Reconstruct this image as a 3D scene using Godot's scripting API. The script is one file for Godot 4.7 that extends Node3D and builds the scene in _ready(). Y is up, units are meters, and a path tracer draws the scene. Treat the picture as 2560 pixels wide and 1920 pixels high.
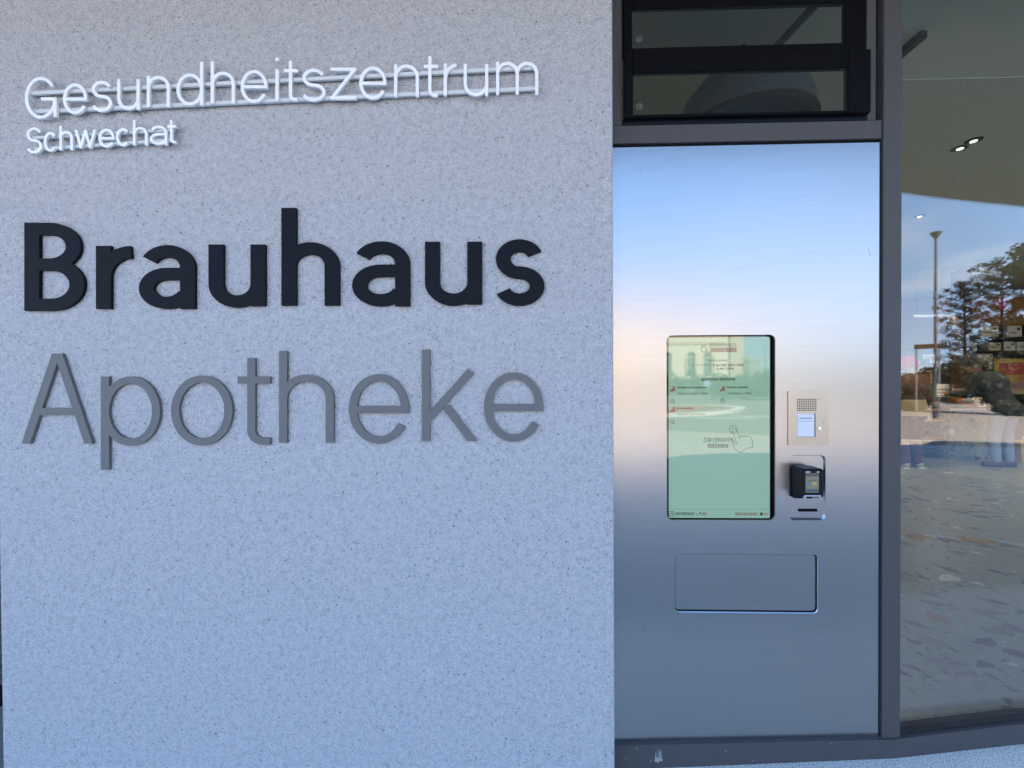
extends Node3D

# ---------------------------------------------------------------- helpers
var eye := Vector3(0, 1.51, 1.5)
var look := Basis.from_euler(Vector3(deg_to_rad(-0.5), deg_to_rad(1.5), deg_to_rad(-0.3)))
var rng := RandomNumberGenerator.new()
var M := {}


# where the sight line through a point of the photograph meets the plane at depth z
func at(x: float, y: float, z: float) -> Vector3:
	var d := look * Vector3((x - 1280.0) / 1033.5, -(y - 960.0) / 1033.5, -1.0)
	return eye + d * ((z - eye.z) / d.z)


# a mesh under construction; faces are wound to suit the normals given
class MB:
	var v := PackedVector3Array()
	var n := PackedVector3Array()
	var u := PackedVector2Array()

	func tri(a: Vector3, b: Vector3, c: Vector3, na: Vector3, nb: Vector3, nc: Vector3, ua := Vector2.ZERO, ub := Vector2.ZERO, uc := Vector2.ZERO) -> void:
		if (b - a).cross(c - a).dot(na + nb + nc) > 0.0:
			v.append_array([a, c, b]); n.append_array([na, nc, nb]); u.append_array([ua, uc, ub])
		else:
			v.append_array([a, b, c]); n.append_array([na, nb, nc]); u.append_array([ua, ub, uc])

	func flat(a: Vector3, b: Vector3, c: Vector3, nn: Vector3) -> void:
		tri(a, b, c, nn, nn, nn)

	func quad(a: Vector3, b: Vector3, c: Vector3, d: Vector3, nn: Vector3) -> void:
		nn = nn.normalized()
		tri(a, b, c, nn, nn, nn, Vector2(0, 1), Vector2(1, 1), Vector2(1, 0))
		tri(a, c, d, nn, nn, nn, Vector2(0, 1), Vector2(1, 0), Vector2(0, 0))

	# a box with bevelled edges, turned by basis r about its centre
	func box(c: Vector3, s: Vector3, e := 0.0, r := Basis.IDENTITY) -> void:
		var h := s * 0.5
		e = minf(e, minf(h.x, minf(h.y, h.z)) * 0.9)
		for ax in 3:
			var b := (ax + 1) % 3
			var g := (ax + 2) % 3
			for sg in [-1.0, 1.0]:
				var q := []
				for k in [[-1, -1], [1, -1], [1, 1], [-1, 1]]:
					var p := Vector3.ZERO
					p[ax] = sg * h[ax]
					p[b] = k[0] * (h[b] - e)
					p[g] = k[1] * (h[g] - e)
					q.append(c + r * p)
				var nn := Vector3.ZERO
				nn[ax] = sg
				quad(q[0], q[1], q[2], q[3], r * nn)
			if e > 0.0:
				for s1 in [-1.0, 1.0]:
					for s2 in [-1.0, 1.0]:
						var q2 := []
						for k in [[-1, 0], [1, 0], [1, 1], [-1, 1]]:
							var p := Vector3.ZERO
							p[ax] = k[0] * (h[ax] - e)
							p[b] = s1 * (h[b] - (e if k[1] else 0.0))
							p[g] = s2 * (h[g] - (0.0 if k[1] else e))
							q2.append(c + r * p)
						var nn := Vector3.ZERO
						nn[b] = s1
						nn[g] = s2
						quad(q2[0], q2[1], q2[2], q2[3], r * nn)
		if e > 0.0:
			for sx in [-1.0, 1.0]:
				for sy in [-1.0, 1.0]:
					for sz in [-1.0, 1.0]:
						var sv := Vector3(sx, sy, sz)
						flat(c + r * (sv * Vector3(h.x, h.y - e, h.z - e)), c + r * (sv * Vector3(h.x - e, h.y, h.z - e)), c + r * (sv * Vector3(h.x - e, h.y - e, h.z)), (r * sv).normalized())

	func span(lo: Vector3, hi: Vector3, e := 0.0) -> void:
		box((lo + hi) * 0.5, hi - lo, e)

	func tube(a: Vector3, b: Vector3, ra: float, rb: float, k := 12, caps := true) -> void:
		var w := (b - a).normalized()
		var x := w.cross(Vector3.UP if absf(w.y) < 0.9 else Vector3.RIGHT).normalized()
		var y := w.cross(x)
		for i in k:
			var d0 := x * cos(TAU * i / k) + y * sin(TAU * i / k)
			var d1 := x * cos(TAU * (i + 1) / k) + y * sin(TAU * (i + 1) / k)
			tri(a + d0 * ra, a + d1 * ra, b + d1 * rb, d0, d1, d1)
			tri(a + d0 * ra, b + d1 * rb, b + d0 * rb, d0, d1, d0)
			if caps:
				flat(a, a + d0 * ra, a + d1 * ra, -w)
				flat(b, b + d0 * rb, b + d1 * rb, w)

	# profile: (radius, height) from the bottom up, turned about the vertical through c
	func lathe(c: Vector3, prof: Array, k := 20) -> void:
		for j in prof.size() - 1:
			var p: Vector2 = prof[j]
			var q: Vector2 = prof[j + 1]
			var sl := Vector2(q.y - p.y, p.x - q.x).normalized()
			for i in k:
				var a0 := TAU * i / k
				var a1 := TAU * (i + 1) / k
				var e0 := Vector3(cos(a0), 0, sin(a0))
				var e1 := Vector3(cos(a1), 0, sin(a1))
				var n0 := (e0 * sl.x + Vector3.UP * sl.y).normalized()
				var n1 := (e1 * sl.x + Vector3.UP * sl.y).normalized()
				var A := c + e0 * p.x + Vector3.UP * p.y
				var B := c + e1 * p.x + Vector3.UP * p.y
				var C := c + e1 * q.x + Vector3.UP * q.y
				var D := c + e0 * q.x + Vector3.UP * q.y
				if p.x > 1e-5: tri(A, B, C, n0, n1, n1)
				if q.x > 1e-5: tri(A, C, D, n0, n1, n0)

	func done() -> ArrayMesh:
		var a := []
		a.resize(Mesh.ARRAY_MAX)
		a[Mesh.ARRAY_VERTEX] = v
		a[Mesh.ARRAY_NORMAL] = n
		a[Mesh.ARRAY_TEX_UV] = u
		var m := ArrayMesh.new()
		m.add_surface_from_arrays(Mesh.PRIMITIVE_TRIANGLES, a)
		return m


func put(called: String, mesh: Mesh, mat: Material, parent: Node = self, where := Vector3.ZERO) -> MeshInstance3D:
	var o := MeshInstance3D.new()
	o.name = called
	o.mesh = mesh
	o.material_override = mat
	o.position = where
	parent.add_child(o, true)
	return o


func num(called: String) -> String:
	if not has_node(called): return called
	var i := 1
	while has_node("%s_%03d" % [called, i]): i += 1
	return "%s_%03d" % [called, i]


func thing(called: String, label: String, category: String, where := Vector3.ZERO, group := "") -> Node3D:
	var o := Node3D.new()
	o.name = num(called)
	add_child(o)
	o.position = where
	return tag(o, label, category, group)


func tag(o: Node3D, label: String, category: String, group := "") -> Node3D:
	o.set_meta("label", label)
	o.set_meta("category", category)
	if group: o.set_meta("group", group)
	return o


func struct(called: String, mesh: Mesh, mat: Material) -> MeshInstance3D:
	var o := put(called, mesh, mat)
	o.set_meta("kind", "structure")
	return o


func paint(r: float, g: float, b: float, rough := 0.7, metal := 0.0, spec := 0.5) -> StandardMaterial3D:
	var m := StandardMaterial3D.new()
	m.albedo_color = Color(r, g, b).linear_to_srgb()
	m.roughness = rough
	m.metallic = metal
	m.metallic_specular = spec
	return m


func noise(freq: float, kind := FastNoiseLite.TYPE_SIMPLEX_SMOOTH, oct := 4, sd := 1) -> FastNoiseLite:
	var f := FastNoiseLite.new()
	f.noise_type = kind
	f.frequency = freq
	f.fractal_octaves = oct
	f.fractal_type = FastNoiseLite.FRACTAL_FBM if oct > 1 else FastNoiseLite.FRACTAL_NONE
	f.seed = sd
	return f


func ntex(f: FastNoiseLite, stops: Array, cols: Array, size := 1024, loop := true) -> NoiseTexture2D:
	var t := NoiseTexture2D.new()
	t.width = size
	t.height = size
	t.noise = f
	t.seamless = loop
	if stops:
		var g := Gradient.new()
		g.offsets = PackedFloat32Array(stops)
		var c := PackedColorArray()
		for x in cols: c.append(Color(x, x, x) if x is float else x)
		g.colors = c
		t.color_ramp = g
	return t


func glow(r: float, g: float, b: float, e: float, own := 0.05) -> StandardMaterial3D:
	var m := paint(own, own, own, 0.5)
	m.emission_enabled = true
	m.emission = Color(r, g, b).linear_to_srgb()
	m.emission_energy_multiplier = e
	return m


# ------------------------------------------------ flat outlines and lettering
func arc(cx: float, cy: float, rx: float, ry: float, a0: float, a1: float, k := 20) -> PackedVector2Array:
	var p := PackedVector2Array()
	for i in k + 1:
		var a := deg_to_rad(lerpf(a0, a1, float(i) / k))
		p.append(Vector2(cx + rx * cos(a), cy + ry * sin(a)))
	return p


func line(pts: Array) -> PackedVector2Array:
	return PackedVector2Array(pts)


# strokes of one letter in its box: x0..x1, top of the small letters yt, baseline yb, top of tall letters ya, half stroke h
func strokes(ch: String, x0: float, x1: float, yt: float, yb: float, ya: float, h: float, mid := 0.0) -> Array:
	var L := x0 + h
	var R := x1 - h
	var T := yt + h
	var B := yb - h
	var cx := (L + R) / 2
	var cy := (T + B) / 2
	var rx := (R - L) / 2
	var ry := (B - T) / 2
	var out := []
	match ch:
		"e":
			out = [line([Vector2(L, cy + ry * 0.02), Vector2(R + h, cy + ry * 0.02)]), arc(cx, cy, rx, ry, 1, -329, 40)]
		"o":
			out = [arc(cx, cy, rx, ry, 0, 364, 48)]
		"c":
			out = [arc(cx, cy, rx, ry, -42, -318, 36)]
		"s", "S":
			var r2 := ry / 2
			var up := arc(cx, T + r2, rx * 0.93, r2, -22, -262, 26)
			up.append_array(arc(cx, B - r2, rx, r2, -82, 158, 26))
			out = [up]
		"n", "h":
			var ar := minf(rx, ry * 0.95)
			var p := arc(cx, T + ar, rx, ar, 180, 360, 22)
			p.append(Vector2(R, yb))
			out = [line([Vector2(L, yt if ch == "n" else ya), Vector2(L, yb)]), p]
		"u":
			var ar := minf(rx, ry * 0.95)
			var p := line([Vector2(L, yt)])
			p.append_array(arc(cx, B - ar, rx, ar, 180, 0, 22))
			out = [p, line([Vector2(R, yt), Vector2(R, yb - h * 0.22)])]
		"m":
			out = [line([Vector2(L, yt), Vector2(L, yb)])]
			for k in 2:
				var a := L + k * rx
				var p := arc(a + rx / 2, T + ry * 0.7, rx / 2, ry * 0.7, 180, 360, 20)
				p.append(Vector2(a + rx, yb))
				out.append(p)
		"d":
			out = [arc(cx, cy, rx, ry, 0, 364, 44), line([Vector2(R, ya), Vector2(R, yb)])]
		"p":
			out = [arc(cx, cy, rx, ry, 0, 364, 44), line([Vector2(L, yt), Vector2(L, ya)])]
		"i":
			out = [line([Vector2(cx, yt), Vector2(cx, yb)]), line([Vector2(cx, ya), Vector2(cx, ya + 2.1 * h)])]
		"t":
			var sx := mid
			var r := (x1 - sx) * 0.62
			var p := line([Vector2(sx, ya)])
			p.append_array(arc(sx + r, B - r, r, r, 180, 90, 12))
			p.append(Vector2(x1, B))
			out = [p, line([Vector2(x0, yt), Vector2(x1, yt)])]
		"r":
			var p := arc(L + (x1 - L) * 0.95, T + ry, (x1 - L) * 0.95, ry, 180, 268, 16)
			out = [line([Vector2(L, yt), Vector2(L, yb)]), p]
		"z":
			out = [line([Vector2(x0, T), Vector2(x1, T)]), line([Vector2(x0, B), Vector2(x1, B)]), line([Vector2(R, T), Vector2(L, B)])]
		"w":
			out = [line([Vector2(L, yt), Vector2(L + rx * 0.5, B), Vector2(cx, T), Vector2(R - rx * 0.5, B), Vector2(R, yt)])]
		"G":
			out = [arc(cx, cy, rx, ry, -36, -356, 44), line([Vector2(cx + rx * 0.02, cy + ry * 0.06), Vector2(R + h * 0.6, cy + ry * 0.06)]), line([Vector2(R, cy + ry * 0.06), Vector2(R, yb - h)])]
		"a":
			var my := T + (B - T) * 0.44
			var bl := (B - my) / 2
			var p := arc(cx + rx * 0.02, T + ry * 0.62, rx * 0.98, ry * 0.62, 207, 360, 22)
			p.append(Vector2(R, yb))
			var q := line([Vector2(R, my)])
			q.append_array(arc(L + rx * 0.98, my + bl, rx * 0.98, bl, 270, 25, 26))
			out = [p, q]
		"k":
			out = [line([Vector2(L, ya), Vector2(L, yb)]), line([Vector2(L, cy + ry * 0.42), Vector2(x1 - h * 2.6, yt)]), line([Vector2(cx - rx * 0.15, cy - ry * 0.06), Vector2(x1 - h * 1.2, yb)])]
		"A":
			out = [line([Vector2(x0 + h * 1.05, yb), Vector2(cx - h * 0.25, ya)]), line([Vector2(x1 - h * 1.05, yb), Vector2(cx + h * 0.25, ya)]), line([Vector2(x0 + rx * 0.5, mid), Vector2(x1 - rx * 0.5, mid)])]
		"B":
			var m2 := T + (B - T) * 0.47
			var b1 := (m2 - T) / 2
			var b2 := (B - m2) / 2
			var p := line([Vector2(x0, T)])
			p.append_array(arc(R - b1 * 1.1 - rx * 0.16, T + b1, b1 * 1.1, b1, -90, 90, 18))
			p.append(Vector2(x0, m2))
			var q := line([Vector2(x0, m2)])
			q.append_array(arc(R - b2 * 1.05, m2 + b2, b2 * 1.05, b2, -90, 90, 18))
			q.append(Vector2(x0, B))
			out = [line([Vector2(L, yt), Vector2(L, yb)]), p, q]
	return out


# thickened and joined strokes: [outlines, holes]; k squeezes the thickness upright
func outline(lines: Array, h: float, k := 1.0, clip := Rect2(), ends := Geometry2D.END_BUTT) -> Array:
	var outer := []
	var holes := []
	for l in lines:
		var s := PackedVector2Array()
		for p in l: s.append(Vector2(p.x, p.y * k) * 16.0)
		var got := []
		for poly in Geometry2D.offset_polyline(s, h * 16.0, Geometry2D.JOIN_MITER if l.size() < 7 else Geometry2D.JOIN_ROUND, ends):
			got.append(poly)
		if clip.size != Vector2.ZERO:
			var c := clip
			var q := PackedVector2Array([Vector2(c.position.x, c.position.y * k) * 16.0, Vector2(c.end.x, c.position.y * k) * 16.0, Vector2(c.end.x, c.end.y * k) * 16.0, Vector2(c.position.x, c.end.y * k) * 16.0])
			var kept := []
			for g in got:
				for r in Geometry2D.intersect_polygons(g, q): kept.append(r)
			got = kept
		var solid := []
		var hollow := []
		for g in got: (hollow if Geometry2D.is_polygon_clockwise(g) else solid).append(g)
		for p in solid:
			var mine: PackedVector2Array = p
			var rest := []
			var nh := []
			for hol in holes:
				var left := [hol]
				var cut := []
				for f in left:
					for r in Geometry2D.clip_polygons(f, mine):
						if not Geometry2D.is_polygon_clockwise(r) and absf(area(r)) > 40.0: cut.append(r)
				# where this stroke is itself hollow, the older hole stays open
				for hh in hollow:
					for r in Geometry2D.intersect_polygons(hol, hh):
						if absf(area(r)) > 40.0: cut.append(r)
				nh.append_array(cut)
			for hh in hollow:
				var open := [hh]
				for o in outer:
					var nx := []
					for f in open:
						for r in Geometry2D.clip_polygons(f, o):
							if not Geometry2D.is_polygon_clockwise(r) and absf(area(r)) > 40.0: nx.append(r)
					open = nx
				nh.append_array(open)
			for o in outer:
				var u := Geometry2D.merge_polygons(o, mine)
				var so := []
				for r in u:
					if Geometry2D.is_polygon_clockwise(r):
						var open := [r]
						for hh in hollow: pass
						nh.append_array(open)
					else: so.append(r)
				if so.size() == 1: mine = so[0]
				else: rest.append(o)
			rest.append(mine)
			outer = rest
			holes = nh
	var res := [[], []]
	for i in 2:
		for p in [outer, holes][i]:
			var b := PackedVector2Array()
			for x in p: b.append(Vector2(x.x, x.y / k) / 16.0)
			if b.size() > 2 and absf(area(b)) > 0.5: res[i].append(b)
	return res


func area(p: PackedVector2Array) -> float:
	var s := 0.0
	for i in p.size():
		s += p[i].cross(p[(i + 1) % p.size()])
	return s / 2


# a slab with that outline: front at z1, back at z0. place(point, z) -> Vector3
func slab(mb: MB, shape: Array, z0: float, z1: float, place: Callable, back := false, sides := true, bev := 0.0) -> void:
	var pieces: Array = shape[0].duplicate()
	for hol in shape[1]:
		var lo := Vector2(1e9, 1e9)
		var hi := -lo
		for p in hol:
			lo = lo.min(p)
			hi = hi.max(p)
		var xc := lerpf(lo.x, hi.x, 0.5)
		var nx := []
		for pc in pieces:
			for half in [[-1e5, xc], [xc, 1e5]]:
				var q := PackedVector2Array([Vector2(half[0], -1e5), Vector2(half[1], -1e5), Vector2(half[1], 1e5), Vector2(half[0], 1e5)])
				for r in Geometry2D.intersect_polygons(pc, q):
					for w in Geometry2D.clip_polygons(r, hol):
						if absf(area(w)) > 1e-7 and not Geometry2D.is_polygon_clockwise(w): nx.append(w)
		pieces = nx
	for pc in pieces:
		var ix := Geometry2D.triangulate_polygon(pc)
		for i in range(0, ix.size(), 3):
			var t := []
			for j in 3: t.append(pc[ix[i + j]])
			var f := []
			for j in 3: f.append(place.call(t[j], z1))
			mb.tri(f[0], f[1], f[2], Vector3.BACK, Vector3.BACK, Vector3.BACK, t[0], t[1], t[2])
			if back:
				mb.flat(place.call(t[0], z0), place.call(t[1], z0), place.call(t[2], z0), Vector3.FORWARD)
	if not sides: return
	for i in 2:
		for p in shape[i]:
			var k: int = p.size()
			var cw: float = signf(area(p))
			for j in k:
				var a: Vector3 = place.call(p[j], z1)
				var b: Vector3 = place.call(p[(j + 1) % k], z1)
				var e := b - a
				if e.length() < 1e-6: continue
				var probe: Vector3 = place.call(p[j] + (p[(j + 1) % k] - p[j]).orthogonal().normalized() * 0.001, z1)
				var nn := (probe - a) * 1.0
				nn -= e.normalized() * nn.dot(e.normalized())
				nn.z = 0
				nn = nn.normalized()
				# orthogonal() turns to the outside or inside by the ring's sense
				var mid: Vector2 = (p[j] + p[(j + 1) % k]) / 2
				var test: Vector2 = mid + (p[(j + 1) % k] - p[j]).orthogonal().normalized() * 0.02
				var inside := Geometry2D.is_point_in_polygon(test, p)
				if inside == (i == 0): nn = -nn
				mb.quad(a, b, b + Vector3(0, 0, z0 - z1), a + Vector3(0, 0, z0 - z1), nn)


func rounded(x0: float, y0: float, x1: float, y1: float, r: float, k := 6) -> PackedVector2Array:
	var p := PackedVector2Array()
	p.append_array(arc(x1 - r, y1 - r, r, r, 0, 90, k))
	p.append_array(arc(x0 + r, y1 - r, r, r, 90, 180, k))
	p.append_array(arc(x0 + r, y0 + r, r, r, 180, 270, k))
	p.append_array(arc(x1 - r, y0 + r, r, r, 270, 360, k))
	if Geometry2D.is_polygon_clockwise(p): p.reverse()
	return p


# letters fixed to the wall; each row of letters: [character, x0, x1, yt, yb, ya, mid] in points of the photograph
func letters(sign: Node3D, rows: Array, h: float, k: float, z0: float, z1: float, mat: Material) -> void:
	for r in rows:
		var clip := Rect2()
		if r[0] in ["A", "k"]: clip = Rect2(r[1] - 30, r[5], r[2] - r[1] + 60, r[4] - r[5])
		var s := strokes(r[0], r[1], r[2], r[3] * k, r[4] * k, r[5] * k, h, r[6] * (k if r[0] == "A" else 1.0))
		var un := []
		for l in s:
			var q := PackedVector2Array()
			for p in l: q.append(Vector2(p.x, p.y / k))
			if r[0] in ["A", "k"] and q.size() == 2:   # run on past the ends, which are cut level
				var d := (q[1] - q[0]).normalized() * h * 1.5
				if absf(d.y) > 0.3 and absf(d.x) > 0.01:
					if r[0] == "A": q = PackedVector2Array([q[0] - d, q[1] + d])
					else: q = PackedVector2Array([q[0], q[1] + d])
			un.append(q)
		if r[0] == "k": clip = Rect2(r[1] - 5, r[5], r[2] - r[1] + 40, r[4] - r[5])
		var shape := outline(un, h, k, clip)
		if r[0] == "k":   # the slanted arms end level with the small letters' top
			pass
		var mb := MB.new()
		slab(mb, shape, z0, z1, func(p: Vector2, z: float) -> Vector3: return Vector3(at(p.x, p.y, z1).x, at(p.x, p.y, z1).y, z))
		put("letter", mb.done(), mat, sign)


# writing of given width and cap height, its middle at c (or its left end), facing +z
func words(text: String, c: Vector3, width: float, high: float, mat: Material, parent: Node, bold := false, called := "lettering") -> MeshInstance3D:
	var f := SystemFont.new()
	f.font_names = PackedStringArray(["Droid Sans"])
	f.font_weight = 700 if bold else 400
	var t := TextMesh.new()
	t.text = text
	t.font = f
	t.font_size = 32
	t.pixel_size = 0.01
	t.depth = 0.0
	t.curve_step = 1.0
	t.horizontal_alignment = HORIZONTAL_ALIGNMENT_LEFT
	t.vertical_alignment = VERTICAL_ALIGNMENT_BOTTOM
	var b := t.get_aabb()
	var o := put(called, t, mat, parent)
	var sx := width / maxf(b.size.x, 1e-4)
	var sy := high / maxf(b.size.y, 1e-4)
	o.scale = Vector3(sx, sy, 1)
	var m := b.get_center()
	o.position = c - Vector3(m.x * sx, m.y * sy, 0)
	return o


# ------------------------------------------------ bodies: a field of rounded bones, meshed as one surface
func flesh(bones: Array, cell: float, k := 0.03) -> ArrayMesh:
	var lo := Vector3.ONE * 1e9
	var hi := -lo
	for b in bones:
		var r: float = maxf(b[2], b[3]) + cell * 3
		lo = lo.min(b[0] - Vector3.ONE * r).min(b[1] - Vector3.ONE * r)
		hi = hi.max(b[0] + Vector3.ONE * r).max(b[1] + Vector3.ONE * r)
	var nx := int((hi.x - lo.x) / cell) + 2
	var ny := int((hi.y - lo.y) / cell) + 2
	var nz := int((hi.z - lo.z) / cell) + 2
	var f := PackedFloat32Array()
	f.resize(nx * ny * nz)
	f.fill(1.0)
	for b in bones:
		var pa: Vector3 = b[0]
		var pb: Vector3 = b[1]
		var ra: float = b[2]
		var rb: float = b[3]
		var pad := maxf(ra, rb) + cell * 2.5 + k
		var i0 := ((pa.min(pb) - Vector3.ONE * pad) - lo) / cell
		var i1 := ((pa.max(pb) + Vector3.ONE * pad) - lo) / cell
		var ab := pb - pa
		var l2 := maxf(ab.length_squared(), 1e-9)
		for z in range(maxi(0, int(i0.z)), mini(nz, int(i1.z) + 1)):
			for y in range(maxi(0, int(i0.y)), mini(ny, int(i1.y) + 1)):
				for x in range(maxi(0, int(i0.x)), mini(nx, int(i1.x) + 1)):
					var p := lo + Vector3(x, y, z) * cell
					var t := clampf((p - pa).dot(ab) / l2, 0, 1)
					var d := p.distance_to(pa + ab * t) - lerpf(ra, rb, t)
					var ix := x + nx * (y + ny * z)
					var o := f[ix]
					var hh := maxf(k - absf(d - o), 0.0) / k
					f[ix] = minf(d, o) - hh * hh * k * 0.25
	var ids := {}
	var vs := PackedVector3Array()
	var ns := PackedVector3Array()
	var step := [0, 1, nx, nx + 1, nx * ny, nx * ny + 1, nx * ny + nx, nx * ny + nx + 1]
	for z in nz - 1:
		for y in ny - 1:
			for x in nx - 1:
				var i := x + nx * (y + ny * z)
				var mask := 0
				for c in 8:
					if f[i + step[c]] < 0: mask |= 1 << c
				if mask == 0 or mask == 255: continue
				var s := Vector3.ZERO
				var cnt := 0
				for e in [[0, 1], [2, 3], [4, 5], [6, 7], [0, 2], [1, 3], [4, 6], [5, 7], [0, 4], [1, 5], [2, 6], [3, 7]]:
					var a: float = f[i + step[e[0]]]
					var c2: float = f[i + step[e[1]]]
					if (a < 0) != (c2 < 0):
						var t := a / (a - c2)
						var p0 := Vector3(e[0] & 1, (e[0] >> 1) & 1, e[0] >> 2)
						var p1 := Vector3(e[1] & 1, (e[1] >> 1) & 1, e[1] >> 2)
						s += p0.lerp(p1, t)
						cnt += 1
				ids[i] = vs.size()
				vs.append(lo + (Vector3(x, y, z) + s / cnt) * cell)
				var g := Vector3(f[i + 1] - f[i] + f[i + step[7]] - f[i + step[6]], f[i + nx] - f[i] + f[i + step[7]] - f[i + step[5]], f[i + step[4]] - f[i] + f[i + step[7]] - f[i + step[3]])
				ns.append(g.normalized())
	var mb := MB.new()
	for z in range(1, nz - 1):
		for y in range(1, ny - 1):
			for x in range(1, nx - 1):
				var i := x + nx * (y + ny * z)
				for ax in 3:
					var st: int = [1, nx, nx * ny][ax]
					if (f[i] < 0) == (f[i + st] < 0): continue
					var b: int = [nx, nx * ny, 1][ax]
					var c: int = [nx * ny, 1, nx][ax]
					if not (ids.has(i) and ids.has(i - b) and ids.has(i - c) and ids.has(i - b - c)): continue
					var q := [ids[i], ids[i - b], ids[i - b - c], ids[i - c]]
					mb.tri(vs[q[0]], vs[q[1]], vs[q[2]], ns[q[0]], ns[q[1]], ns[q[2]])
					mb.tri(vs[q[0]], vs[q[2]], vs[q[3]], ns[q[0]], ns[q[2]], ns[q[3]])
	return mb.done()


# leaf-sized faces scattered through volumes; each lobe is [centre, radii]
func leaves(lobes: Array, count: int, size: float, sd: int, droop := 0.0) -> ArrayMesh:
	var r := RandomNumberGenerator.new()
	r.seed = sd
	var mb := MB.new()
	for i in count:
		var lb: Array = lobes[r.randi() % lobes.size()]
		var d := Vector3(r.randfn(), r.randfn(), r.randfn()).normalized() * pow(r.randf(), 0.45)
		var p: Vector3 = lb[0] + d * lb[1]
		var nn := (Vector3(r.randfn(), r.randfn(), r.randfn()) + d * 1.3 + Vector3.UP * 0.6).normalized()
		var x := nn.cross(Vector3(r.randfn(), r.randfn() - droop, r.randfn())).normalized() * size * r.randf_range(0.5, 1.2)
		var y := nn.cross(x).normalized() * size * r.randf_range(0.35, 0.7)
		mb.tri(p - x, p + y, p + x, nn, nn, nn)
		mb.tri(p - x, p + x, p - y, nn, nn, nn)
	return mb.done()


# ---------------------------------------------------------------- the place
func _ready() -> void:
	rng.seed = 7
	var cam := Camera3D.new()
	cam.name = "camera"
	cam.position = eye
	cam.basis = look
	cam.fov = rad_to_deg(2.0 * atan(960.0 / 1033.5))
	cam.near = 0.05
	cam.far = 600.0
	add_child(cam)
	var we := WorldEnvironment.new()
	we.name = "daylight"
	var env := Environment.new()
	env.background_mode = Environment.BG_SKY
	env.tonemap_mode = Environment.TONE_MAPPER_LINEAR
	env.tonemap_exposure = 5.5
	env.sdfgi_enabled = true
	env.ssao_enabled = true
	env.ssil_enabled = true
	var sky := Sky.new()
	var pan := PanoramaSkyMaterial.new()
	pan.panorama = sky_picture()
	sky.sky_material = pan
	env.sky = sky
	we.environment = env
	add_child(we)
	var sun := DirectionalLight3D.new()
	sun.name = "sun"
	sun.light_energy = 1.6
	sun.light_color = Color(1.0, 0.92, 0.82)
	sun.light_angular_distance = 0.5
	sun.shadow_enabled = true
	sun.rotation = Vector3(deg_to_rad(-42), deg_to_rad(180 - 8), 0)
	add_child(sun)

	materials()
	street()
	building()
	shop_front()
	terminal()
	signs()
	interior()


func sky_picture() -> ImageTexture:
	var w := 1024
	var h := 512
	var im := Image.create(w, h, false, Image.FORMAT_RGBF)
	var big := noise(1.5, FastNoiseLite.TYPE_SIMPLEX_SMOOTH, 5, 11)
	var fine := noise(3.2, FastNoiseLite.TYPE_SIMPLEX_SMOOTH, 4, 5)
	for y in h:
		var el := PI * (0.5 - (y + 0.5) / h)
		var s := sin(el)
		for x in w:
			var c := Color(0.16, 0.17, 0.18)
			if s > -0.02:
				var az := TAU * (x + 0.5) / w
				var d := Vector3(cos(az) * cos(el), s, sin(az) * cos(el))
				var t := clampf(s, 0, 1)
				var hz := pow(1.0 - t, 4.0)
				c = Color(0.078, 0.20, 0.48).lerp(Color(0.38, 0.515, 0.65), hz)
				var q := d / (absf(s) + 0.22)
				q = Vector3(q.x * 0.55 + q.z * 0.25, 0, q.z * 1.1 - q.x * 0.3)
				var n1 := big.get_noise_3dv(q) * 0.7 + fine.get_noise_3dv(q * 1.3) * 0.3
				var cl := smoothstep(-0.08, 0.55, n1) * smoothstep(0.75, 0.12, t) * 0.75
				c = c.lerp(Color(0.58, 0.61, 0.64), cl)
			im.set_pixel(x, y, c)
	return ImageTexture.create_from_image(im)


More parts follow.
